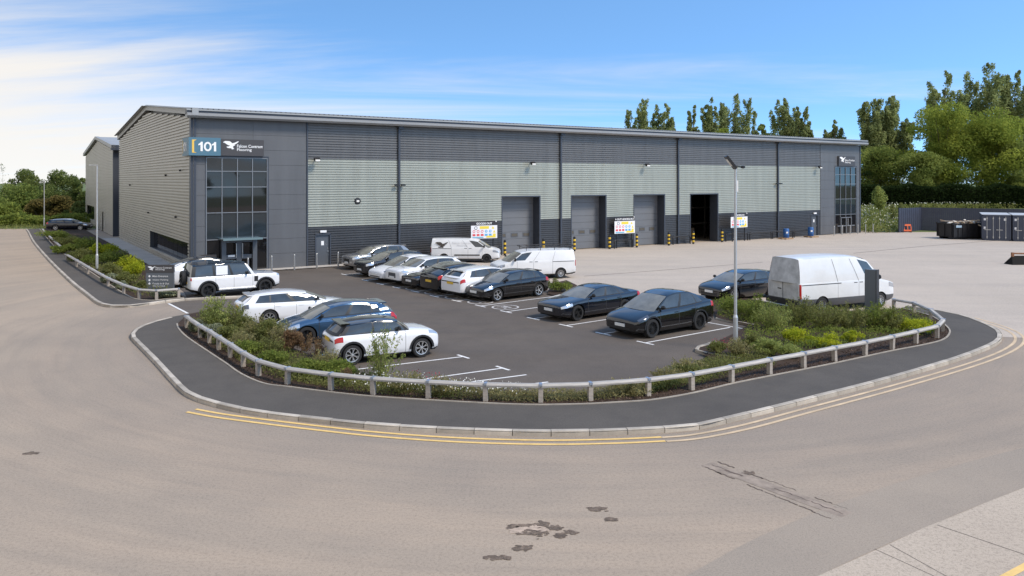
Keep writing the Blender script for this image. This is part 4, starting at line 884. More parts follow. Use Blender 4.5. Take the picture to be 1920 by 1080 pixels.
for sg in (1, -1):
    mb = MB(); mb.box(g['X'](1.42), g['X'](1.22), min(sg*(g['hw']-.02), sg*(g['hw']+.012)), max(sg*(g['hw']-.02), sg*(g['hw']+.012)), .70, .97); mb.obj('side_vent', M_CBLK, df)
    mb = MB(); mb.box(-.95, .95, min(sg*(g['hw']-.12), sg*(g['hw']+.06)), max(sg*(g['hw']-.12), sg*(g['hw']+.06)), .36, .41); mb.obj('side_step', M_ALLOY, df)
c, g = make_vehicle('car', 'white coupe-roofed car half hidden behind the off-roader', 'car', dict(SP['crossover'], tailm=M_DHEAD, pillarm=None), P_WHITE, rim=RB, roofm=P_BLACK, hs=1.0); place(c, g, 36, 'r', (352, 540))
# middle row, from the facade outwards
c, g = make_vehicle('car', 'silver and black sport utility car nearest the warehouse wall', 'car', dict(SP['suv'], L=4.95, wb=3.0, W=1.95, grillem=M_CBLK, roof=[(a*1.06, b*1.04) for a, b in SP['suv']['roof']]), P_SILVER, rim=('five', M_ALLOYB)); place(c, g, 218, 'f', (684, 506.4))
c, g = make_vehicle('car', 'dark grey sport utility car second in the middle row', 'car', dict(SP['suv'], grillem=M_CBLK), P_GREY, rim=RB); place(c, g, 220, at=bay_front(0, g))
c, g = make_vehicle('car', 'white electric crossover with smooth nose in the middle row', 'car', SP['crossover'], P_WHITE, rim=RB); place(c, g, 220, at=bay_front(1, g, .15))
c, g = make_vehicle('car', 'white sport utility car with large grey grille in the middle row', 'car', SP['suv'], P_WHITE, rim=('five', None), trim=M_CBLK); place(c, g, 220, at=bay_front(2, g, .25))
c, g = make_vehicle('car', 'low black saloon facing out between two sport utility cars', 'car', dict(SP['saloon'], L=4.7, wb=2.87, grille=(1,), headm=M_DHEAD), P_BLACK, rim=('five', M_ALLOYB)); place(c, g, 220, at=bay_front(3, g, .2))
c, g = make_vehicle('car', 'black crossover showing its tail and yellow plate in the middle row', 'car', dict(SP['crossover'], rinset=0, plz=(.42, .62), spoiler=1), P_BLACK, rim=RB); place(c, g, 40, at=bay_rear(4, g, .25))
c, g = make_vehicle('car', 'white crossover showing its red tail lights and yellow plate', 'car', dict(SP['suv'], rbar=(5,), barm=M_CBLK), P_WHITE, rim=('five', None), trim=M_CBLK); place(c, g, 40, at=bay_rear(5, g, .3))
c, g = make_vehicle('car', 'black hatchback with bronze-silver wheels at the end of the middle row', 'car', SP['hatch'], P_BLACK, rim=('five', None), k=1.0); place(c, g, 220, 'f', (933.4, 566))
# vans
tv, g = make_vehicle('van', 'white panel van with falcon emblem parked by the goods out board', 'van', SP['van'], P_VANW, rim=('steel', M_ALLOYB), trim=M_CBLK, hs=.88); place(tv, g, -2, 'f', (912.3, 493))
falcon(tv, -2.2, -g['hw']*.965-.022, .98, .95, mat('emblem_bronze', (.10, .085, .075), .4, .4)); M_FAINT = mat('faint_lettering', (.50, .50, .52), .6)
letter('Falcon Contract', tv, -.95, -g['hw']*.94-.03, 1.36, 1.4, .15, M_FAINT, .0); letter('Flooring', tv, -.6, -g['hw']*.955-.025, 1.15, .75, .15, M_FAINT, .0)
mb = MB(); mb.box(-.8, 1.05, -g['hw']-.02, -g['hw']+.02, .52, .60); mb.obj('rubbing_strip', M_CBLK, tv)
rv, g = make_vehicle('van', 'white panel van with black roof rack behind the middle row', 'van', SP['van'], P_VANW, rim=('steel', None), trim=M_CBLK, hs=.90); place(rv, g, 196, 'r', (1051.6, 522.4))
mb = MB()
for sg in (1, -1):
    mb.tube((g['X'](1.75), sg*.72, 1.95), (g['X'](4.95), sg*.72, 1.95), .022)
    for d_ in (1.9, 2.8, 3.7, 4.7): mb.tube((g['X'](d_), sg*.72, 1.72), (g['X'](d_), sg*.72, 1.95), .02)
for d_ in (1.75, 2.3, 2.9, 3.5, 4.1, 4.6, 4.95): mb.tube((g['X'](d_), -.72, 1.92), (g['X'](d_), .72, 1.92), .02)
mb.tube((g['X'](4.97), -.6, 1.95), (g['X'](4.97), .6, 1.95), .05); mb.obj('roof_rack', M_BLACK, rv)
cr_, g = make_vehicle('van', 'large white high-roof van with dusty shade-greyed rear doors', 'van', SP['bigvan'], P_VANW, rim=('steel', None), trim=mat('grey_plastic', (.10, .10, .105), .6), rear_m=P_DIRTSHADE, hs=.97); place(cr_, g, 24, 'r', (1542, 586.5))
xr = g['xf']-g['L']
mb = MB(); mb.box(xr-.03, xr+.02, -.93, .93, .62, 1.40); mb.obj('rear_doors', P_DIRTSHADE, cr_)
mb = MB(); mb.box(xr-.04, xr-.028, -.012, .012, .55, 1.42); mb.box(xr-.05, xr-.03, .1, .32, 1.02, 1.06); mb.obj('door_gap', M_SEAM, cr_)
mb = MB(); mb.box(xr-.12, xr+.05, -1.0, 1.0, .36, .58); mb.obj('rear_bumper', M_CBLK, cr_)
c, g = make_vehicle('car', 'dark estate car parked far off beyond the second warehouse', 'car', dict(SP['estate']), P_NAVY, roofm=P_SILVER, rim=('y', None)); place(c, g, 8, at=G(133, 431))
# ------------------------------------------------------------------ timber knee rails
M_WOOD = mat('weathered_timber', (.36, .315, .27), .85, noise=(3, .25), stretch=(1, 6, 6), bump=(30, .3, .004)); M_RAIL = mat('silvered_rail', (.37, .345, .315), .8, noise=(1, .38), stretch=(1.2, 14, 14), bump=(25, .5, .006)); M_CAPS = mat('galvanised_strap', (.42, .47, .55), .4, .7)
def knee_rail(label, pts, top=.50):
    pts = [Vector((p.x, p.y, 0)) for p in pts]; root = empty('knee_rail_fence', pts[0]); tag(root, label, 'fence', 'knee rails'); o0 = pts[0]
    for i, p in enumerate(pts):
        a = pts[max(0, i-1)]; b = pts[min(len(pts)-1, i+1)]; d = b-a; rz = math.atan2(d.y, d.x)
        mb = MB(); mb.box(-.062, .062, -.062, .062, -.05, top-.085); o = mb.obj('post', M_WOOD, root); o.location = p-o0+Vector((0, 0, .09)); o.rotation_euler = (random.gauss(0, .018), random.gauss(0, .018), rz+random.gauss(0, .05))
        mb = MB(); mb.box(-.04, .04, -.098, .098, top-.05, top+.008); o = mb.obj('strap', M_CAPS, root); o.location = p-o0+Vector((0, 0, .09)); o.rotation_euler = (0, 0, rz)
    for a, b in zip(pts, pts[1:]):
        d = b-a; L = d.length; c = .075; mb = MB(); pr = [(0, -c*1.25), (c*1.25, 0), (0, c*1.25), (-c*1.25, 0)]
        pr = [(-.085, -.045), (.085, -.045), (.09, .0), (.055, .05), (-.055, .05), (-.09, .0)]
        for (y0, z0), (y1, z1) in zip(pr, pr[1:]+pr[:1]): mb.face([(.004, y0, z0), (L-.004, y0, z0), (L-.004, y1, z1), (.004, y1, z1)])
        for x in (.004, L-.004): mb.face([(x, y, z) for y, z in pr])
        o = mb.obj('rail', M_RAIL, root); o.location = a-o0+Vector((0, 0, .09+top-.05)); o.rotation_euler = (0, 0, math.atan2(d.y, d.x))
knee_rail('long curving timber knee rail round the car park corner bed', [G(*p) for p in ((350,619),(375,638),(392.6,648.5),(410,661),(431.8,676),(456,693.5),(484.7,710.5),(539,726.5),(620.7,738),(700,746.5),(803.4,753.5),(910.5,759),(1013.7,761),(1106.8,758),(1215,749),(1297,737.5),(1371.6,722.5),(1443,707.5),(1507,695),(1565,683),(1622,671.5),(1673,660),(1717.5,649),(1757,638.5),(1768,626),(1745,605),(1714,591),(1676,584))])
knee_rail('timber knee rail beside the left footway and wayfinding sign', [G(*p) for p in ((125,491),(144,503),(165,516.5),(191,533),(203,540),(232,554),(261,563.5),(293.7,565.4),(335,562))])
knee_rail('short timber knee rail farthest away on the left footway', [G(*p) for p in ((80,439),(92,452.5),(104,465),(116,476))])
# ------------------------------------------------------------------ lamp posts
M_GALV = mat('galvanised_steel', (.50, .51, .52), .45, .6, noise=(3, .1))
def lamp(px, py, top, label, head):
    p = G(px, py); h = H+(HY-top)/F*p.y; o = empty('lamp_post', p); tag(o, label, 'lamp post', 'lamp posts')
    mb = MB(); mb.tube((0, 0, 0), (0, 0, 1.15), .085, .085, 14); mb.tube((0, 0, 1.15), (0, 0, 1.25), .085, .055, 14, cap=False); mb.tube((0, 0, 1.25), (0, 0, h), .055, .045, 12); mb.obj('pole', M_GALV, o, 'angle')
    mb = MB(); mb.tube((0, 0, 0), (0, 0, .28), .095, .09, 14); mb.obj('base_sleeve', M_BLACK, o)
    mb = MB()
    if head == 'twin':
        mt = Matrix.Translation((-.16, 0, h+.12)) @ Matrix.Rotation(R(52), 4, 'Y'); mb.box(-.30, .26, -.14, .14, -.04, .05, 0, mt); mb.tube((0, 0, h), (-.1, 0, h+.1), .04)
        mb.tube((0, 0, h+.02), (.18, -.05, h-.02), .02); mb.lathe([(.001, .06), (.075, .04), (.08, -.03), (.001, -.05)], 10, 'z', c=(.25, -.06, h-.03))
        hd = mb.obj('lantern', M_BLACK, o); mb = MB(); mb.box(-.2, .1, -.1, .1, -.055, -.042, 0, mt); mb.obj('lens', mat('lamp_lens', (.75, .73, .68), .3), o)
        mb = MB(); mb.box(-.02, .09, -.03, .03, h-.9, h-.5); mb.obj('label_plate', M_SIGNW, o)
    else:
        mb.box(-.5, .04, -.07, .07, h-.01, h+.045); mb.obj('lantern', M_GALV, o)
lamp(1379, 656, 312, 'tall grey lamp post with tilted lantern beside the black crossover', 'twin')
lamp(182, 512, 310, 'slim grey lamp post in front of the warehouse gable', 'arm')
lamp(83, 427, 341, 'far grey lamp post at the end of the left footway', 'arm')
# ------------------------------------------------------------------ bollards
mb = MB(); mb.tube((0, 0, 0), (0, 0, 1.0), .055, .055, 12); mb.lathe([(.055, 1.0), (.045, 1.02), (.001, 1.03)], 12); BOL = mb.mesh('bollard', M_STEEL, 'angle')
names = ['nearest the main entrance doors', 'right of the entrance doors', 'between entrance and personnel door', 'in front of the personnel door', 'left of the silver and black car']
for (px, py), w in zip(((465, 515), (509.5, 510.5), (552, 507.5), (594, 504.5), (634, 502)), names):
    o = link('bollard', BOL, None, G(px, py)+Vector((0, 0, .05))); tag(o, 'stainless steel bollard '+w, 'bollard', 'steel bollards at the left entrance')
for i, (px, py) in enumerate(((1564, 441.5), (1579, 440.5), (1594, 439.7), (1608.5, 438.8), (1623, 438), (1637, 437.2))):
    o = link('bollard', BOL, None, G(px, py)); tag(o, ['leftmost', 'second from left', 'third from left', 'third from right', 'second from right', 'rightmost'][i]+' steel bollard before the far entrance', 'bollard', 'steel bollards at the far entrance')
M_BY = mat('safety_yellow', (.72, .47, .03), .5); mb = MB()
for k in range(7): mb.lathe([(.10, .17*k), (.115 if k % 2 else .10, .17*k+.03), (.115 if k % 2 else .10, .17*k+.14), (.10, .17*k+.17)], 14, 'z', k % 2)
mb.lathe([(.10, 1.19), (.06, 1.23), (.001, 1.24)], 14, 'z', 0); YB = mb.mesh('bollard', [M_BLACK, M_BY], False, False)
for i, (px, py) in enumerate(((946.5, 479), (1019, 476), (1077, 471), (1143, 467), (1194, 464), (1254, 460.5), (1300, 457.5), (1354, 454))):
    o = link('bollard', YB, None, G(px, py)+Vector((0, 0, .004))); tag(o, 'black and yellow bollard '+['left', 'right'][i % 2]+' of the '+['first', 'second', 'third', 'open fourth'][i//2]+' roller door', 'bollard', 'striped door bollards')
# hoop barriers
def hoop(a, b, label, h=.75):
    pa, pb = G(*a), G(*b); d = pb-pa; L = d.length; o = empty('hoop_barrier', pa, math.atan2(d.y, d.x)); tag(o, label, 'barrier', 'black hoop barriers')
    mb = MB(); mb.tube((0, 0, 0), (0, 0, h-.12), .055); mb.tube((L, 0, 0), (L, 0, h-.12), .055); mb.tube((0, 0, h-.12), (.12, 0, h), .055); mb.tube((L-.12, 0, h), (L, 0, h-.12), .055); mb.tube((.12, 0, h), (L-.12, 0, h), .055); mb.obj('rail', M_BLACK, o)
hoop((893, 483), (936.5, 480), 'black hoop barrier under the goods out board'); hoop((1152, 466.5), (1186, 463.5), 'black hoop barrier under the out goods in board'); hoop((1262, 459), (1294, 457), 'black hoop barrier left of the open roller door')
hoop((1361, 453), (1402, 450.8), 'black hoop barrier under the goods in board'); hoop((1406, 450.5), (1446, 448.3), 'black hoop barrier right of the goods in board'); hoop((1449, 448), (1486, 446), 'black hoop barrier behind the pallet and blue barrel'); hoop((1489, 445.8), (1518, 444.2), 'black hoop barrier left of the far personnel door')
# ------------------------------------------------------------------ site boards
M_BB = mat('board_black', (.028, .026, .03), .5); M_BW = mat('board_white', (.78, .78, .80), .5); M_SY = mat('board_yellow', (.80, .62, .06), .5); M_SR = mat('board_red', (.68, .08, .09), .5); M_SB = mat('board_blue', (.10, .38, .66), .5); M_SLB = mat('board_pale_blue', (.16, .42, .58), .5)
def board(px0, px1, pt, pb, pg, text, label, arrows=False):
    pa = G(px0, pg); pb_ = G(px1, pg-2.2); d = pb_-pa; w = d.length; hz0 = H+(HY-pb)/F*(pa.y+pb_.y)/2; hz1 = H+(HY-pt)/F*(pa.y+pb_.y)/2; hh = hz1-hz0
    o = empty('site_board', pa, math.atan2(d.y, d.x)); tag(o, label, 'sign', 'goods boards')
    for x in (.12*w, .86*w):
        mb = MB(); mb.box(x-.04, x+.04, .0, .08, 0, hz1-.05); mb.obj('post', M_BLACK, o)
    mb = MB(); mb.box(0, w, -.03, 0, hz0, hz0+.76*hh); mb.obj('panel', M_BW, o)
    mb = MB(); mb.box(0, w, -.034, 0, hz0+.765*hh, hz1); mb.obj('header', M_BB, o)
    tx = .20 if not arrows else .12; letter(text, o, tx*w, -.038, hz0+.815*hh, w*(1-2*tx), .12*hh, M_LET, .03)
    if arrows:
        for s_, x in ((1, .04), (-1, .96)): mb = MB(); mb.prism([(x*w, hz0+.82*hh), (x*w+s_*.05*w, hz0+.875*hh), (x*w, hz0+.93*hh)], -.04, -.035); mb.obj('arrow', M_LET, o)
    mb = MB(); mb.lathe([(.001, -.05), (.05, -.045), (.06, 0)], 10, 'y', c=(.95*w, -.03, hz1-.02)); mb.obj('lamp', M_SIGNW, o)
    def rect(x0, x1, z0, z1, m, nm): mb = MB(); mb.box(x0*w, x1*w, -.036, -.03, hz0+z0*hh, hz0+z1*hh); return mb.obj(nm, m, o)
    rect(.33, .68, .56, .72, M_SY, 'notice'); rect(.05, .47, .03, .10, M_SLB, 'notice'); rect(.58, .94, .04, .15, M_SY, 'notice')
    for i in range(6):
        x = .11+i*.155; m = M_SR if i < 3 else (M_SB if i < 5 else M_SY)
        rect(x-.055, x+.055, .15, .27, m, 'pictogram_caption'); mb = MB()
        if i == 5: mb.prism([((x-.05)*w, hz0+.33*hh), ((x+.05)*w, hz0+.33*hh), (x*w, hz0+.48*hh)], -.037, -.03)
        else: mb.lathe([(.0, -.037), (.05*w, -.037), (.05*w, -.03)] if i > 2 else [(.032*w, -.037), (.05*w, -.037), (.05*w, -.03)], 16, 'y', c=(x*w, 0, hz0+.42*hh))
        mb.obj('pictogram', m, o)
        if 2 < i < 5: mb = MB(); mb.lathe([(0, -.04), (.022*w, -.04), (.022*w, -.036)], 10, 'y', c=(x*w, 0, hz0+.425*hh)); mb.obj('pictogram', M_BW, o)
    mb = MB(); mb.lathe([(.045*w, -.037), (.06*w, -.037), (.06*w, -.03)], 16, 'y', c=(.18*w, 0, hz0+.62*hh)); mb.obj('pictogram', M_BB, o)
    mb = MB(); mb.prism([(.78*w, hz0+.56*hh), (.89*w, hz0+.56*hh), (.835*w, hz0+.71*hh)], -.037, -.03); mb.obj('pictogram', M_SY, o)
board(883, 932, 415, 447, 485, 'GOODS OUT', 'site board headed GOODS OUT left of the first roller door')
board(1152, 1190, 407, 437.5, 466, 'OUT GOODS IN', 'site board headed OUT GOODS IN between the roller doors', True)
board(1370, 1401, 400, 426.5, 453.5, 'GOODS IN', 'site board headed GOODS IN partly hidden by the lamp post')
# wayfinding and monolith signs
def totem(px, py, w, h, rz, label, lines, head=.28):
    o = empty('wayfinding_sign', G(px, py), rz); tag(o, label, 'sign'); mb = MB(); mb.box(0, w, -.07, .07, 0, h*(1-head)); mb.obj('panel', mat('totem_grey', (.105, .118, .135), .5), o)
    mb = MB(); mb.box(-.03, w+.01, -.085, .085, h*(1-head), h); mb.obj('header', mat('sign_charcoal', (.055, .052, .055), .5), o)
    falcon(o, .07*w, -.09, h*(1-head)+.08*h, .28*w, M_LET); letter('Falcon Contract', o, .36*w, -.09, h*(1-head)+.15*h, .58*w, .055*h, M_LET, .01); letter('Flooring', o, .36*w, -.09, h*(1-head)+.075*h, .32*w, .06*h, M_LET, .01)
    for i, (t, ww_, zz_) in enumerate(lines):
        letter(t, o, .24*w, -.076, zz_*h, ww_*w, .062*h, M_LET, .008)
        if not t.startswith('('):
            mb = MB(); c = (.13*w, zz_*h+.03*h); r = .045*h; mb.prism([(c[0]-r, c[1]), (c[0], c[1]+r), (c[0]+r, c[1]), (c[0], c[1]-r)], -.078, -.07); mb.obj('arrow', M_LET, o)
totem(274.5, 548, 1.46, 1.47, R(2), 'grey wayfinding sign listing Main Entrance, Visitor Parking and deliveries', (('Main Entrance', .56, .56), ('Visitor Parking', .57, .42), ('Goods In & Out', .60, .29), ('(Deliveries)', .45, .20)))
o = empty('reception_sign', G(377.5, 513.5), ANG-R(25)); tag(o, 'small dark sign standing left of the main entrance doors', 'sign'); mb = MB(); mb.box(0, .92, -.05, .05, .25, 1.22); mb.box(.08, .16, -.04, .04, 0, .25); mb.box(.76, .84, -.04, .04, 0, .25); mb.obj('panel', mat('sign_charcoal', (.055, .052, .055), .5), o)
falcon(o, .06, -.055, .87, .3, M_LET); letter('Falcon Contract', o, .38, -.056, .90, .5, .07, M_LET, .02)
o = empty('monolith_sign', G(1634, 592), R(-45)); tag(o, 'plain grey monolith sign standing beside the big white van', 'sign'); mb = MB(); mb.box(-.24, .24, -.15, .15, 0, 2.05); mb.obj('panel', mat('totem_grey', (.105, .118, .135), .5), o); mb = MB(); mb.box(.24, .27, -.16, .16, 0, 2.06); mb.obj('edge_trim', M_BLACK, o)
# ------------------------------------------------------------------ far end: barrels, fence, barrier, skip, containers, bucket
M_BLUEP = mat('blue_plastic', (.02, .10, .30), .4); M_PAL = mat('pallet_wood', (.33, .22, .13), .85, noise=(6, .3)); M_NAVY = mat('navy_boards', (.038, .045, .070), .55, noise=(1.5, .15)); M_CONT = mat('navy_container', (.045, .055, .085), .5, noise=(1, .12))
def pallet(p, label):
    o = empty('pallet', p, ANG); tag(o, label, 'pallet')
    for k in range(5): mb = MB(); mb.box(-.6, .6, -.5+k*.22, -.38+k*.22, .12, .145); mb.obj('slat', M_PAL, o)
    for k in (-.5, -.05, .4): mb = MB(); mb.box(-.6, .6, k, k+.1, .0, .118); mb.obj('bearer', M_PAL, o)
def barrel(p, label):
    o = empty('barrel', p+Vector((0, 0, .146))); tag(o, label, 'barrel', 'blue barrels'); mb = MB(); mb.lathe([(.001, 0), (.27, 0), (.29, .05), (.29, .28), (.305, .31), (.29, .34), (.29, .60), (.305, .63), (.29, .66), (.28, .88), (.25, .93), (.001, .93)], 20); mb.obj('drum', M_BLUEP, o, 'angle')
    mb = MB(); mb.lathe([(.05, .931), (.05, .96), (.001, .96)], 10, c=(.12, 0, 0)); mb.obj('bung', M_BLACK, o)
    mb = MB(); mb.box(-.10, .10, -.30, -.293, .45, .62); mb.obj('paper_label', M_SIGNW, o)
pallet(G(1473, 448.5), 'wooden pallet carrying a blue barrel before the hoop barrier'); barrel(G(1474, 448.3), 'blue plastic barrel on a pallet by the hoop barriers')
pallet(G(1521, 445), 'wooden pallet carrying a blue barrel by the far personnel door'); barrel(G(1520, 445), 'blue plastic barrel beside the far personnel door')
def board_fence(pts, label, h=2.8):
    root = empty('board_fence', pts[0]); tag(root, label, 'fence'); o0 = Vector(pts[0])
    for a, b in zip(pts, pts[1:]):
        d = b-a; L = d.length; rz = math.atan2(d.y, d.x); mb = MB(); n = int(L/.2)
        for k in range(n): mb.box(k*L/n+.002, (k+1)*L/n-.002, -.03+.022*(k % 2), .012, .04, h-random.random()*.015)
        mb.box(0, L, .018, .06, .5, .62); mb.box(0, L, .018, .06, h-.6, h-.48)
        o = mb.obj('boards', M_NAVY, root, fixn=False); o.location = a-o0; o.rotation_euler = (0, 0, rz); o['kind'] = 'stuff'
        npst = max(1, int(L/3))
        for k in range(npst+1):
            mb = MB(); mb.box(-.06, .06, -.035, .09, 0, h+.03); o = mb.obj('post', M_NAVY, root); o.location = a-o0+d*(k/npst); o.rotation_euler = (0, 0, rz)
board_fence([G(1686, 436), G(1727, 433.4), G(1930, 439), G(2150, 446)], 'tall navy boarded fence at the back of the yard')
o = empty('road_barrier', G(1690, 435.5), R(-4)); tag(o, 'orange plastic road barrier leaning by the navy fence', 'barrier'); M_OR = mat('orange_plastic', (.72, .13, .035), .5)
mb = MB(); w_, h_ = 1.15, .95
mb.box(0, w_, -.03, .03, .12, .30); mb.box(0, w_, -.03, .03, .74, .95)
for k in range(4): mb.box(k*w_/3.0-.05*(k > 0), k*w_/3.0+.08-.05*(k > 0), -.03, .03, .3, .74)
bp = mb.obj('panel', M_OR, o); bp.rotation_euler = (R(-14), 0, 0)
for x in (.1, 1.0): mb = MB(); mb.box(x-.05, x+.05, -.3, .3, 0, .1); mb.obj('foot', M_BLACK, o)
# roll-on skip heaped with timber
sk = empty('skip', G(1786, 449), R(10)); tag(sk, 'black open-top skip heaped with scrap timber by the containers', 'skip')
mb = MB(); L_, W_, Hs = 5.6, 2.3, 1.62; e = .06
mb.box(0, L_, 0, e, .22, Hs); mb.box(0, L_, W_-e, W_, .22, Hs); mb.box(0, e, 0, W_, .22, Hs); mb.box(L_-e, L_, 0, W_, .22, Hs); mb.box(0, L_, 0, W_, .2, .26); mb.box(-.05, L_+.05, -.05, .09, Hs-.1, Hs); mb.box(-.05, L_+.05, W_-.09, W_+.05, Hs-.1, Hs); mb.box(-.05, .09, 0, W_, Hs-.1, Hs); mb.obj('tub', M_BLACK, sk)
for k in range(11): mb = MB(); x = .1+k*.53; mb.box(x, x+.11, -.07, 0, .22, Hs-.1); mb.obj('side_rib', M_BLACK, sk)
for k in range(3): mb = MB(); y = .1+k*1.0; mb.box(-.07, 0, y, y+.11, .22, Hs-.1); mb.obj('side_rib', M_BLACK, sk)
mb = MB(); mb.box(0, L_, .4, .6, 0, .2); mb.box(0, L_, 1.7, 1.9, 0, .2); mb.obj('skid', M_BLACK, sk)
mb = MB(); mb.box(.35, 1.0, -.078, -.07, 1.2, 1.42); mb.obj('paper_label', mat('board_pale', (.35, .48, .6), .5), sk)
wm = [mat('scrap%d' % k, c_, .85) for k, c_ in enumerate(((.50, .38, .25), (.60, .52, .42), (.32, .22, .14), (.66, .62, .56)))]
for k in range(46):
    mb = MB(); l_ = random.uniform(.5, 1.8); mt = Matrix.Translation((random.uniform(.4, L_-.6), random.uniform(.3, W_-.3), Hs-.22+random.uniform(0, .42))) @ Matrix.Rotation(random.uniform(0, 3.1), 4, 'Z') @ Matrix.Rotation(random.uniform(-.35, .35), 4, 'Y')
    mb.box(-l_/2, l_/2, -.09, .09, -.03, .03, 0, mt); mb.obj('scrap_plank', wm[k % 4], sk)
def container(p, rz, label, rods=4):
    o = empty('shipping_container', p, rz); tag(o, label, 'container', 'navy containers'); w_, l_, h_ = 2.44, 6.06, 2.55
    mb = MB(); mb.box(0, w_, .06, l_, .12, h_-.03); 
    for x0_, x1_ in ((0, .12), (w_-.12, w_)): mb.box(x0_-.01, x1_+.01, -.02, .12, 0, h_)
    mb.box(-.01, w_+.01, -.02, .12, h_-.14, h_); mb.box(-.01, w_+.01, -.02, .12, 0, .16)
    for k in range(24): y = .2+k*.24; mb.box(-.03, 0, y, y+.12, .2, h_-.15)
    mb.obj('shell', M_CONT, o)
    mb = MB(); mb.box(-.02, w_+.02, 0, l_, h_-.002, h_+.04); mb.obj('roof_panel', mat('container_roof', (.45, .46, .47), .6), o)
    for k in range(2): mb = MB(); mb.box(.13+k*1.10, 1.21+k*1.10, .02, .06, .17, h_-.15); mb.obj('door', M_CONT, o)
    for k in range(rods):
        x = .42+k*.53; mb = MB(); mb.tube((x, -.01, .18), (x, -.01, h_-.16), .026); mb.box(x-.05, x+.05, -.04, .02, .3, .4); mb.box(x-.05, x+.05, -.04, .02, h_-.4, h_-.3); mb.obj('lock_rod', M_STEEL, o)
    for k in range(2): mb = MB(); mb.box(.2+k*1.0, .75+k*1.0, -.05, -.03, 1.05, 1.1); mb.obj('lock_handle', M_STEEL, o)
    for x, z in ((.22, 2.0), (1.95, 2.0), (.2, 1.15)): mb = MB(); mb.box(x-.1, x+.1, .012, .02, z, z+.22); mb.obj('paper_label', M_SIGNW, o)
pc = G(1841.5, 450.5); dc = (G(1889, 452)-pc).normalized(); rzc = math.atan2(dc.y, dc.x)
container(pc, rzc, 'navy shipping container next to the skip'); container(pc+dc*2.6, rzc, 'navy shipping container cut off by the right edge')
o = empty('loader_bucket', G(1900, 497), R(4)); tag(o, 'black loader bucket lying on the yard at the right edge', 'bucket'); mb = MB()
prf = [(0, 0), (.35, .55), (.55, .78), (.62, .74), (.45, .5), (.62, .06), (.62, 0)]
for z in (0,): mb.v = []; 
mb.face([(-.05, 0, .0), (2.4, 0, .0), (2.4, .42, .62), (.22, .42, .62)]); mb.face([(-.05, 0, 0), (2.4, 0, 0), (2.4, .9, .02), (-.05, .9, .02)]); mb.face([(-.05, 0, 0), (.22, .42, .62), (-.05, .9, .02)]); mb.face([(.22, .42, .62), (2.4, .42, .62), (2.4, .9, .02), (-.05, .9, .02)]); mb.obj('blade', mat('worn_black_steel', (.02, .019, .018), .95, spec=.1), o, fixn=False)
mb = MB(); mb.tube((.2, .45, .78), (2.4, .45, .74), .06); mb.box(.2, .35, .38, .52, .5, .85); mb.obj('top_bar', mat('rusty_steel', (.22, .10, .05), .8, noise=(5, .4)), o)
# ------------------------------------------------------------------ vegetation
def quads(name, cen, size, mat_, parent=None, up=.3, asp=.55, kind=None):
    "one mesh of leaf-sized quads at the given points"
    n = len(cen); cen = np.asarray(cen, float); size = np.broadcast_to(np.asarray(size, float), (n,))[:, None]
    d = rng.normal(size=(n, 3)); d[:, 2] += up; d /= np.linalg.norm(d, axis=1, keepdims=True)
    e = rng.normal(size=(n, 3)); e -= d*(e*d).sum(1, keepdims=True); e /= np.linalg.norm(e, axis=1, keepdims=True)
    a, b = d*size*.5, e*size*asp*.5; nn = np.cross(d, e)*size*.12
    v = np.stack([cen-a, cen+b+nn, cen+a, cen-b+nn], 1).reshape(-1, 3); return mesh_np(name, v, n, mat_, parent, kind)
def mesh_np(name, v, n, mat_, parent=None, kind=None):
    me = bpy.data.meshes.new(name); me.vertices.add(4*n); me.vertices.foreach_set('co', np.ascontiguousarray(v, dtype=np.float32).ravel())
    me.loops.add(4*n); me.loops.foreach_set('vertex_index', np.arange(4*n, dtype=np.int32)); me.polygons.add(n)
    me.polygons.foreach_set('loop_start', np.arange(0, 4*n, 4, dtype=np.int32)); me.polygons.foreach_set('loop_total', np.full(n, 4, dtype=np.int32))
    me.update(calc_edges=True); me.materials.append(mat_); o = link(name, me, parent)
    if kind: o['kind'] = kind
    return o
def ball(n, surf=.55):
    p = rng.normal(size=(n, 3)); p /= np.linalg.norm(p, axis=1, keepdims=True); return p*(rng.random((n, 1))**surf)
M_BARK = mat('bark', (.13, .10, .075), .9, noise=(5, .35)); M_STEM = mat('stem', (.16, .14, .06), .9)
LM = dict(
 broad=leafmat('leaf_broad', (.06, .082, .02), (.19, .215, .06), .35), fresh=leafmat('leaf_fresh', (.07, .095, .018), (.235, .26, .05), .4), dark=leafmat('leaf_dark', (.042, .058, .018), (.14, .16, .05), .4),
 poplar=leafmat('leaf_poplar', (.088, .108, .045), (.265, .29, .125), .5), olive=leafmat('leaf_olive', (.060, .070, .020), (.19, .19, .070), .9), brown=leafmat('leaf_brown', (.085, .050, .030), (.20, .135, .075), 1.5),
 lime=leafmat('leaf_lime', (.11, .14, .012), (.36, .36, .03), 1.5), green=leafmat('leaf_green', (.058, .080, .018), (.19, .215, .05), 1.2), willow=leafmat('leaf_willow', (.085, .105, .030), (.28, .30, .095), 1.5), hedge=leafmat('leaf_hedge', (.008, .014, .005), (.022, .034, .011), .5), meadow=leafmat('leaf_meadow', (.07, .09, .02), (.22, .22, .085), .8), tan=leafmat('leaf_tan', (.10, .095, .038), (.27, .24, .115), 1.6), grey=leafmat('leaf_grey', (.09, .10, .06), (.24, .25, .16), 1.2), rust=leafmat('leaf_rust', (.06, .055, .018), (.155, .12, .045), .5))
M_FLOW = mat('white_petals', (.80, .79, .74), .8); M_RED = mat('red_petals', (.40, .05, .07), .8); M_CREAM = mat('cream_umbels', (.55, .55, .42), .8)
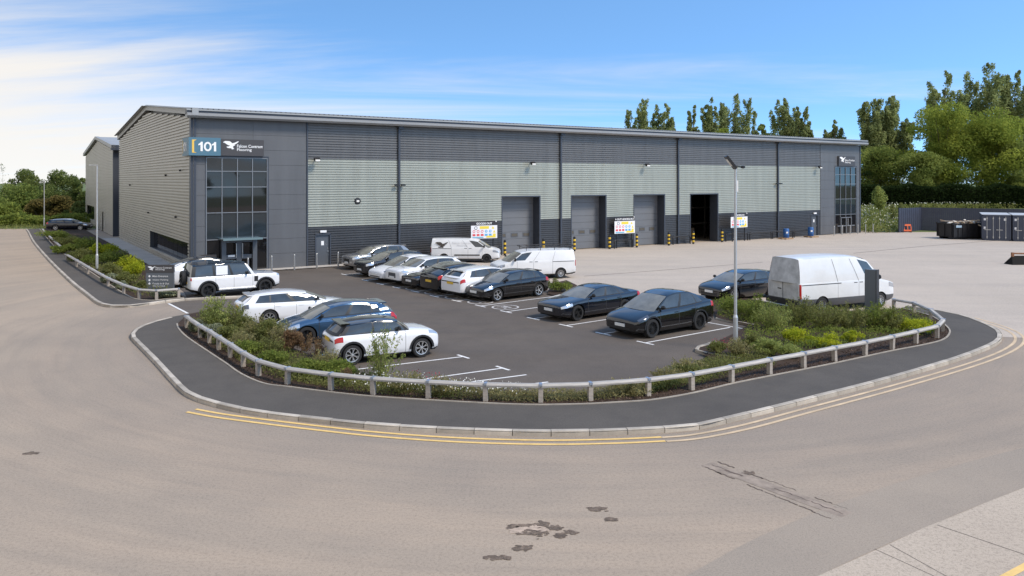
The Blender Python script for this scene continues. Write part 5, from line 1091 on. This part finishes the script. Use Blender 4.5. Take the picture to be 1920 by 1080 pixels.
def broad_tree(label, px, D, top, wid, mt, base=0.0, n=15000, leaf=.42, cl=42, group=None, name='tree', trunk=.25, low=.12):
    x = (px-CX)/F*D; h = H+(HY-top)/F*D-base; rx = wid/F*D/2; o = empty(name, (x, D, base)); tag(o, label, 'tree', group)
    c = ball(cl, .45); c[:, 2] = np.abs(c[:, 2])*1.0-.0; zc_ = low*h; cen = np.stack([c[:, 0]*rx*.92, c[:, 1]*rx*.92, zc_+(h-zc_)*(.08+.82*rng.random(cl))], 1)
    env = np.sqrt(np.clip(1-((cen[:, 2]-h*.45)/(h*.58))**2, .12, 1)); cen[:, :2] *= env[:, None]
    r = rx*rng.uniform(.13, .40, cl); w = r**1.7; idx = rng.choice(cl, n, p=w/w.sum())
    p = cen[idx]+ball(n, .33)*r[idx][:, None]*np.array([1, 1, .72]); p[:, 2] = np.clip(p[:, 2], .1, None)
    quads('crown', p, rng.uniform(.6, 1.25, n)*leaf, mt, o)
    mb = MB(); mb.tube((0, 0, -.1), (0, 0, h*.5), trunk, trunk*.5, 8)
    for k in range(min(12, cl)): mb.tube((0, 0, h*(.15+.3*random.random())), tuple(cen[k]), trunk*.35, .03, 5)
    mb.obj('trunk', M_BARK, o); return o
def poplar(label, px, D, top, wid, mt=None, base=0.0, n=9000, leaf=.46, spires=7, group='poplars', bot=.18):
    x = (px-CX)/F*D; h = H+(HY-top)/F*D-base; rx = wid*1.12/F*D/2; o = empty('poplar_tree', (x, D, base)); tag(o, label, 'tree', group); P = []; mb = MB(); mb.tube((0, 0, -.1), (0, 0, h*.9), .3, .06, 7)
    for s in range(spires):
        a = 2*math.pi*s/spires+random.random(); rr = rx*(.12 if s == 0 else random.uniform(.35, .72)); hh = h*(1 if s == 0 else random.uniform(.72, .97)); nb_ = 20; m = n//spires//nb_; tip = Vector((math.cos(a)*rr, math.sin(a)*rr, hh))
        mb.tube((0, 0, h*.12), tip*.97, .1, .02, 5)
        for b_ in range(nb_):                                    # leafy side branches up each limb
            t = bot+(1-bot)*(b_+random.random())/nb_; c0 = Vector((math.cos(a)*rr*(.3+.7*t), math.sin(a)*rr*(.3+.7*t), hh*t)); a2 = random.random()*6.28; ln = rx*random.uniform(.35, .75)*(1.1-t**3*.7)
            ln = max(.35, min(ln, (h*1.03-c0.z)/1.35)); d2 = Vector((math.cos(a2)*.5, math.sin(a2)*.5, 1.25)); u_ = rng.random(m)[:, None]**.7; P.append(np.array(c0)[None]+np.array(d2)[None]*ln*u_+ball(m, .5)*(ln*.34+.2)*(1.2-u_*.7))
    P = np.concatenate(P); quads('crown', P, rng.uniform(.6, 1.3, len(P))*leaf, mt or LM['poplar'], o); mb.obj('trunk', M_BARK, o); return o
# right-hand background
for i, (px, top, w) in enumerate(((1205,192,70),(1246,200,62),(1300,198,30),(1332,190,44),(1376,182,82),(1470,190,66),(1508,202,44),(1565,230,52))):
    poplar(['slender poplar rising over the middle of the warehouse roof', 'poplar right of the leftmost one over the roof', 'thin single-spired poplar over the roof', 'poplar left of the widest one over the roof', 'widest poplar rising over the warehouse roof', 'poplar above the right part of the roof', 'poplar at the right end of the roofline group', 'short round-topped poplar over the roof end'][i], px, 150+4*(i % 3), top, w, n=17000, leaf=.40)
for i, (px, top, w) in enumerate(((1224,214,48),(1352,204,46),(1412,214,40),(1489,206,46))):
    poplar(['small poplar between the two leftmost ones over the roof', 'slim poplar tucked beside the widest one over the roof', 'low poplar right of the widest one over the roof', 'slim poplar within the right roofline group'][i], px, 156, top, w, n=9000, leaf=.4, spires=5)
broad_tree('low rounded tree at the left end over the roof', 1142, 150, 220, 84, LM['broad'], n=5000, cl=18); broad_tree('low olive-green tree among the poplars over the roof', 1352, 146, 232, 90, LM['fresh'], n=5000, cl=16); broad_tree('dark low tree between poplars over the roof', 1432, 150, 218, 60, LM['broad'], n=5000, cl=16)
for i, (px, top, w) in enumerate(((1640,192,86),(1672,186,84),(1772,140,92),(1852,126,100),(1903,140,84))):
    poplar(['open-crowned tree just right of the warehouse', 'open-crowned tree left of the big green trees', 'tall poplar behind the left big green tree', 'tallest poplar at the right', 'tall poplar at the right edge'][i], px, 150 if i < 2 else 158, top, w, n=30000, leaf=.42, spires=9, bot=.25 if i > 1 else .3)
broad_tree('large bright green tree above the navy fence', 1768, 138, 192, 170, LM['fresh'], n=26000, cl=60, leaf=.42, low=.16)
broad_tree('large green tree above the shipping containers', 1862, 136, 205, 170, LM['fresh'], n=24000, cl=55, leaf=.42, low=.16)
broad_tree('mid green tree just behind the warehouse end', 1650, 140, 265, 130, LM['broad'], n=14000, cl=34, low=.15)
broad_tree('dark green tree under the tall poplars by the hedge', 1720, 134, 285, 120, LM['broad'], n=12000, cl=30, low=.15)
broad_tree('shaded tree at the far right above the hedge', 1930, 132, 270, 130, LM['broad'], n=12000, cl=30, low=.15)
def hedge(label, x0, x1, D0, D1, h, mt, n, leaf=.3, depth=3.0, name='hedge', base=0.0):
    a, b = Vector(((x0-CX)/F*D0, D0, base)), Vector(((x1-CX)/F*D1, D1, base)); o = empty(name, a); tag(o, label, 'hedge'); d = b-a; L = d.length; nn = Vector((-d.y, d.x, 0)).normalized()
    t = rng.random(n)*L; w = rng.random(n); z = rng.random(n); f = rng.random(n)
    yy = np.where(f < .6, rng.normal(0, .12, n), w*depth); zz_ = np.where(f < .6, z*h, h+rng.normal(0, .12, n)); zz_ += .25*np.sin(t*.9)+.15*np.sin(t*2.3)
    P = np.stack([d.x/L*t+nn.x*yy, d.y/L*t+nn.y*yy, np.clip(zz_, .05, None)], 1); quads('foliage', P, rng.uniform(.6, 1.3, n)*leaf, mt, o)
    mb = MB(); q = [Vector((0, 0, 0))+nn*.35, d+nn*.35, d+nn*(depth-.2), nn*(depth-.2)]; top_ = Vector((0, 0, h-.35))
    for i in range(4): mb.face([q[i], q[(i+1) % 4], q[(i+1) % 4]+top_, q[i]+top_])
    mb.face([p+top_ for p in q]); mb.obj('branches', mat('hedge_core', (.012, .018, .007), 1.0), o, fixn=False)
hedge('tall dark clipped hedge behind the navy fence', 1600, 2000, 126, 122, 4.9, LM['hedge'], 26000, .34)
# grassy bank with cow parsley
def in_poly(poly, n):
    poly = [Vector((p[0], p[1], 0)) for p in poly]; tri = tessellate_polygon([poly]); T = np.array([[poly[k][:2] for k in t] for t in tri]); ar = np.abs(np.cross(T[:, 1]-T[:, 0], T[:, 2]-T[:, 0]))
    i = rng.choice(len(T), n, p=ar/ar.sum()); u, v = rng.random(n), rng.random(n); m = u+v > 1; u[m], v[m] = 1-u[m], 1-v[m]
    t = T[i]; return t[:, 0]+(t[:, 1]-t[:, 0])*u[:, None]+(t[:, 2]-t[:, 0])*v[:, None]
bank = [loc2w(LEN+.6, .5), G(1640, 437), G(1684, 436), G(1686, 412), G(1760, 405), Vector((92, 124, 0)), Vector((50, 118, 0)), loc2w(LEN+1, 25)]
p = in_poly(bank, 16000); hb = np.clip((p[:, 1]-90.8)*.06, 0, 1.6)
quads('meadow_grass', np.column_stack([p, hb+rng.random(len(p))*.75]), rng.uniform(.25, .5, len(p)), LM['meadow'], kind='stuff', up=1.2, asp=.25)
p = in_poly(bank, 1100); hb = np.clip((p[:, 1]-90.8)*.06, 0, 1.6); quads('cow_parsley', np.column_stack([p, hb+.75+rng.random(len(p))*.3]), rng.uniform(.10, .24, len(p)), M_CREAM, kind='stuff', up=3, asp=1)
nv = 24; mb = MB()
for i in range(nv):
    for j in range(10):
        def bp(i_, j_):
            x = 42+i_*2.6; y = 90.6+j_*4.4; return (x, y, max(-.02, min(1.6, (y-90.8)*.06)))
        mb.face([bp(i, j), bp(i+1, j), bp(i+1, j+1), bp(i, j+1)])
bk = mb.obj('grass_bank', M_FIELD, fixn=False); bk['kind'] = 'structure'
st_ = G(1650, 412); 
def sapling(label, p, h, mt, n=900, r=.9, leaf=.2, name='sapling'):
    o = empty(name, p); tag(o, label, 'tree'); t = rng.random(n); q = ball(n, .5); w = r*np.sin(np.pi*np.clip(t*.92+.06, 0, 1))**.8
    P = np.stack([q[:, 0]*w-.25*t*r, q[:, 1]*w, h*.28+h*.72*t], 1); quads('crown', P, rng.uniform(.7, 1.3, n)*leaf, mt, o, asp=.5); mb = MB(); mb.tube((0, 0, -.1), (-.1, 0, h*.8), .05, .015, 6); mb.obj('trunk', mat('pale_bark', (.35, .31, .24), .9), o)
sapling('young light green tree in front of the dark hedge', Vector((1650.5-CX, F, 0))/F*104+Vector((0, 0, 1.0)), 4.2, LM['willow'], 1500, 1.15, .26)
for i, (px, top) in enumerate(((1676, 384), (1692, 380), (1730, 383), (1757, 382))): 
    pp = Vector((px-CX, F, 0))/F*99; sapling(['leftmost', 'second', 'third', 'rightmost'][i]+' wispy shrub poking above the navy fence', pp+Vector((0, 0, .4)), H+(HY-top)/F*99-.4, LM['olive'], 260, .7, .25, 'fence_shrub')
# left background
for a in (('large dark round tree farthest left', 42, 150, 319, 84, 'dark'), ('wide dark oak behind the far lamp post', 108, 150, 318, 100, 'dark'), ('dark tree tucked against the second warehouse', 152, 142, 330, 70, 'dark'), ('pale green rounded tree at the left edge', 30, 122, 346, 130, 'broad'), ('rust-tinged hawthorn left of the far lamp post', 72, 116, 374, 62, 'rust'), ('rust-tinged hawthorn right of the far lamp post', 112, 116, 368, 64, 'rust'), ('dark bush behind the far parked car', 148, 112, 376, 46, 'dark'), ('light green bush at the far left road edge', 8, 108, 384, 70, 'green')):
    broad_tree(a[0], a[1], a[2], a[3], a[4], LM[a[5]], n=9000, cl=34, leaf=.38, low=.03)
sapling('bare grey tree at the left edge behind the foliage', Vector((6-CX, F, 0))/F*165, 9.6, LM['grey'], 160, 1.6, .25, 'bare_tree')
hedge('low green hedge closing the end of the left road', -120, 170, 101, 104, 1.1, LM['green'], 9000, .3, 4.0, 'verge_hedge')
p = in_poly([Vector((-90, 95, 0)), Vector((-50, 95.5, 0)), Vector((-48, 106, 0)), Vector((-90, 106, 0))], 5000); quads('verge_grass', np.column_stack([p, rng.random(len(p))*.35]), rng.uniform(.2, .4, len(p)), LM['meadow'], kind='stuff', up=1.2, asp=.25)
# ------------------------------------------------------------------ shrubs in the beds
def mound(label, px, py, w, h, mt, n=900, leaf=.10, name='shrub', group='bed shrubs', asp=.5, dens=1.0):
    p = G(px, py); o = empty(name, p+Vector((0, 0, .1))); tag(o, label, 'shrub', group); rx = w/2; n = int(n*dens)
    k = 14; c = ball(k, .5)*np.array([rx*.7, rx*.6, h*.36])+np.array([0, 0, h*.5]); r = rng.uniform(.25, .5, k); idx = rng.integers(0, k, n)
    P = c[idx]+ball(n, .4)*r[idx][:, None]*np.array([rx, rx*.9, h*.62]); P[:, 2] = np.clip(P[:, 2], .02, h*1.06); quads('foliage', P, rng.uniform(.6, 1.35, n)*leaf, mt, o, asp=asp); stems(o, rx*.55, h*.75, 9); return o
def stems(o, rx, h, k, lean=1.0):
    mb = MB()
    for i in range(k): a = random.random()*6.28; r = random.random()*rx; mb.tube((r*.3*math.cos(a), r*.3*math.sin(a), -.05), (r*lean*math.cos(a), r*lean*math.sin(a), h*random.uniform(.7, 1)), .012, .004, 4, cap=False)
    mb.obj('stem', M_STEM, o, fixn=False)
def sprig(label, px, py, w, h, mt, n=1300, leaf=.085, k=22, name='shrub', group='bed shrubs'):
    p = G(px, py); o = empty(name, p+Vector((0, 0, .1))); tag(o, label, 'shrub', group); P = []; mb = MB()
    for i in range(k):
        a = random.random()*6.28; r = w/2*math.sqrt(random.random()); hh = h*random.uniform(.55, 1.05)*(1-.35*(r/(w/2))**2); tip = Vector((r*math.cos(a), r*math.sin(a), hh)); b = Vector((r*.2*math.cos(a), r*.2*math.sin(a), 0)); mb.tube(b, tip, .010, .003, 4, cap=False)
        m = n//k; t = rng.random(m)**.75; mid = np.array(b)[None]*(1-t[:, None])+np.array(tip)[None]*t[:, None]; P.append(mid+rng.normal(0, .05+.02*w, (m, 3))*np.array([1, 1, .6])*(1.15-t[:, None]*.7))
    P = np.concatenate(P); P[:, 2] = np.clip(P[:, 2], .02, None); quads('foliage', P, rng.uniform(.6, 1.3, len(P))*leaf, mt, o, up=.8, asp=.38); mb.obj('stem', M_STEM, o, fixn=False); return o
sprig('tall pale willow-like shrub at the car park entrance corner', 415, 622, 1.75, 1.5, LM['willow'], 3000, .10, 46)
sprig('airy sapling-like shrub in front of the small white hatchback', 712, 722, 1.45, 1.75, LM['willow'], 1700, .085, 26)
for a in (('grey-green lavender clump under the entrance corner shrub', 372, 627, .8, .5, 'grey'), ('second grey-green clump behind the first rail posts', 396, 637, .9, .55, 'grey'), ('olive shrub below the white estate car', 462, 630, 1.5, .85, 'olive'), ('olive-brown shrub beside the blue car bonnet', 510, 645, 1.5, .85, 'olive'), ('rusty brown shrub in front of the blue car', 548, 664, 1.1, .75, 'brown'), ('bright green low shrub left of the rail bend', 470, 674, 1.3, .6, 'green'), ('green low shrub behind the rail bend', 520, 694, 1.4, .6, 'green'), ('yellow-green shrub right of the rail bend', 580, 712, 1.4, .55, 'green'), ('lush green shrub below the small white hatchback', 640, 716, 1.5, .62, 'green'), ('olive shrub at the middle of the left bed', 430, 650, 1.2, .75, 'olive')):
    mound(a[0], a[1], a[2], a[3], a[4], LM[a[5]], 2600, .075)
for a in (('dead brown shrub left of the small white hatchback', 592, 678, .8, .85, 'brown'), ('reddish brown sprig by the blue car wheel', 572, 664, .7, .7, 'brown'), ('dry brown tuft beside the airy sapling-like shrub', 655, 726, .7, .55, 'brown')): sprig(a[0], a[1], a[2], a[3], a[4], LM[a[5]], 700, .07, 18)
for a in (('silvery-green tall shrub left of the big white van', 1448, 622, 1.7, 1.25, 'willow'), ('light green shrub at the left of the right bed', 1420, 605, 1.6, 1.15, 'green'), ('olive tall shrub below the van rear doors', 1500, 612, 1.6, 1.2, 'olive'), ('dense olive shrub below the van sill', 1548, 622, 1.7, 1.15, 'olive'), ('dense olive shrub left of the monolith sign', 1592, 622, 1.6, 1.15, 'olive'), ('tall shrub at the foot of the monolith sign', 1640, 622, 1.5, 1.2, 'green'), ('feathery olive shrub right of the monolith sign', 1672, 625, 1.3, .95, 'olive')): sprig(a[0], a[1], a[2], a[3], a[4], LM[a[5]], 2600, .085, 44)
for a in (('bright yellow-green shrub at the right tip of the bed', 1722, 630, 1.7, .62, 'lime'), ('yellow-green shrub left of the right bed tip', 1690, 622, 1.3, .6, 'lime'), ('lime shrub at the front of the right bed', 1545, 655, 1.4, .55, 'lime'), ('lime shrub left of the front one in the right bed', 1490, 648, 1.1, .62, 'lime'), ('small lime shrub before the olive shrubs', 1596, 647, 1.0, .45, 'lime'), ('variegated pale shrub by the lamp post kerb', 1440, 672, 1.2, .55, 'willow'), ('variegated pale shrub behind the right rail', 1480, 676, 1.2, .5, 'willow'), ('leafy green shrub behind the black crossover', 1372, 592, 1.8, .8, 'green'), ('leafy green shrub between black hatchback and crossover', 1405, 598, 1.5, .8, 'green'), ('grassy olive tuft left of the lamp post', 1345, 668, .9, .4, 'olive'), ('olive tuft at the rail right of centre', 1300, 712, 1.5, .4, 'olive'), ('dry olive tuft at the rail centre', 1235, 735, 1.3, .35, 'olive'), ('green tuft at the lamp post foot', 1410, 655, .9, .5, 'olive')):
    mound(a[0], a[1], a[2], a[3], a[4], LM[a[5]], 2300, .07)
mound('leafy shrub at the tip of the strip behind the middle row', 1050, 549, 1.6, .55, LM['green'], 1500, .09); sprig('weedy tuft behind the white rack van', 1036, 540, 1.0, .55, LM['olive'], 500, .09, 16)
for i, (px, py, w, h_, m_) in enumerate(((100, 452, 3.2, 1.1, 'green'), (128, 466, 3.0, 1.1, 'olive'), (158, 474, 3.2, 1.2, 'green'), (150, 492, 2.4, .9, 'olive'), (196, 484, 2.8, 1.15, 'lime'), (178, 500, 2.2, .9, 'green'), (215, 500, 2.2, 1.15, 'green'), (238, 512, 2.0, 1.1, 'lime'), (212, 518, 1.8, .85, 'olive'), (254, 524, 1.6, .95, 'lime'), (240, 536, 1.5, .7, 'olive'), (268, 548, 1.1, .55, 'olive'), (120, 478, 2.2, .8, 'green'), (228, 545, 1.1, .5, 'grey'), (300, 563, 1.1, .38, 'grey'), (322, 561, 1.0, .36, 'grey'), (206, 533, 1.1, .5, 'grey'))):
    mound(['farthest green shrub on the left verge', 'olive shrub second along the left verge', 'broad green shrub before the second warehouse', 'low olive shrub behind the left rail start', 'lime shrub left of the gable lamp post', 'green shrub below the gable lamp post', 'green shrub right of the gable lamp post', 'bright lime shrub beside the gable path', 'olive shrub at the gable lamp post foot', 'lime shrub nearest the wayfinding sign', 'olive shrub left of the wayfinding sign', 'low olive tuft at the wayfinding sign foot', 'green shrub where the left rail begins', 'grey-green clump spilling over the left edging', 'grey-green clump under the wayfinding sign', 'grey-green clump right under the wayfinding sign end', 'grey-green clump by the lamp post rail'][i], px, py, w, h_, LM[m_], int(1100+900*w), .13 if py < 500 else .095, group='left verge shrubs')
for i, (px, py, w_, h_, m_) in enumerate(((440, 622, 1.2, 1.0, 'olive'), (486, 640, 1.2, .95, 'tan'), (528, 652, 1.1, .95, 'tan'), (452, 662, 1.1, .8, 'tan'), (505, 672, 1.1, .75, 'olive'), (612, 700, 1.0, .7, 'tan'), (760, 738, 1.2, .55, 'tan'), (830, 745, 1.2, .5, 'tan'), (1290, 706, 1.2, .5, 'tan'), (1255, 722, 1.2, .45, 'tan'), (1385, 672, 1.1, .6, 'tan'), (1180, 744, 1.4, .4, 'tan'))):
    sprig(['wispy olive grass clump below the white estate', 'tall tan grass beside the white estate wheel', 'tall tan grass at the blue car nose', 'tan grass behind the left rail', 'olive grass above the rail bend', 'tan grass clump under the small white hatchback', 'tan grass with daisies behind the front rail', 'second tan grass tuft behind the front rail', 'tan grass tuft left of the lamp post bed', 'low tan grass at the rail right of centre', 'tan grass clump at the lamp post foot', 'low dry grass at the rail centre'][i], px, py, w_, h_, LM[m_], 1500, .075, 60, 'grass_clump', 'grass clumps')
# ground cover between the shrubs, and daisies
def cover(name, px_poly, n, hmax, mt, leaf, up=.7, asp=.35, z0=.1):
    p = in_poly([G(*q) for q in px_poly], n); h_ = hmax*(.4+.6*np.abs(np.sin(p[:, 0]*1.7)*np.cos(p[:, 1]*1.3)))*rng.random(n); quads(name, np.column_stack([p, z0+h_]), rng.uniform(.6, 1.3, n)*leaf, mt, kind='stuff', up=up, asp=asp)
cover('low_planting', ((352,612),(395,648),(470,700),(545,724),(620,733),(640,715),(540,664),(450,612),(390,592)), 9000, .38, LM['olive'], .085)
cover('low_planting', ((520,712),(620,736),(720,748),(860,757),(900,738),(760,722),(640,704),(560,684)), 8000, .30, LM['olive'], .075)
cover('low_planting', ((860,755),(984,762),(1100,760),(1220,748),(1250,722),(1130,742),(990,744),(890,738)), 6500, .24, LM['tan'], .07)
cover('low_planting', ((1220,748),(1300,730),(1380,708),(1460,690),(1420,665),(1330,680),(1250,715)), 7000, .30, LM['olive'], .075)
cover('low_planting', ((1440,672),(1480,680),(1600,655),(1700,640),(1755,632),(1740,604),(1690,588),(1600,592),(1440,585),(1350,565),(1345,598),(1405,613),(1390,650)), 15000, .5, LM['green'], .085)
cover('low_planting', ((84,440),(130,482),(200,528),(258,560),(330,560),(300,545),(262,530),(225,490),(180,462),(120,440)), 12000, .5, LM['olive'], .12)
for poly, n in ((((640,738),(760,749),(900,757),(915,742),(800,728),(700,722)), 330), (((780,742),(900,752),(990,758),(990,748),(880,738)), 160)): 
    p = in_poly([G(*q) for q in poly], n); quads('daisies', np.column_stack([p, .26+rng.random(n)*.22]), rng.uniform(.03, .055, n), M_FLOW, kind='stuff', up=3, asp=1)
p = in_poly([G(*q) for q in ((770,727),(830,733),(830,729),(775,723))], 60); quads('red_flowers', np.column_stack([p,   .2+rng.random(60)*.3]), .05, M_RED, kind='stuff', up=1)
p = in_poly([G(*q) for q in ((1330,652),(1365,660),(1372,650),(1340,646))], 80); quads('red_flowers', np.column_stack([p, .12+rng.random(80)*.22]), .05, M_RED, kind='stuff', up=1)
# bark chips lying on the bare mulch near the rail
p = in_poly([q for q in INNs]+[G(1690,640), G(1500,680), G(1297,728), G(1013,752), G(700,738), G(540,716), G(430,660), G(360,618)], 7000); quads('bark_chips', np.column_stack([p, .105+rng.random(len(p))*.015]), rng.uniform(.03, .075, len(p)), mat('bark_chip', (.10, .065, .045), .9, noise=(12, .6)), kind='stuff', up=0, asp=.5)
# trees across the road behind the viewpoint, mirrored in the entrance glass and the cars
for i, (x, y, h_, w_) in enumerate(((34, -62, 9, 11), (52, -50, 8, 12), (70, -44, 10, 12), (90, -32, 9, 13), (14, -70, 9, 12), (110, -18, 9, 12))):
    o = broad_tree(['first', 'second', 'third', 'fourth', 'fifth', 'sixth'][i]+' dark tree across the road behind the viewpoint', CX, 100, HY-(h_-H)/100*F, w_/100*F, LM['dark'], n=3000, cl=22, leaf=.7, low=.02, group='trees behind the viewpoint'); o.location = (x, y, 0)
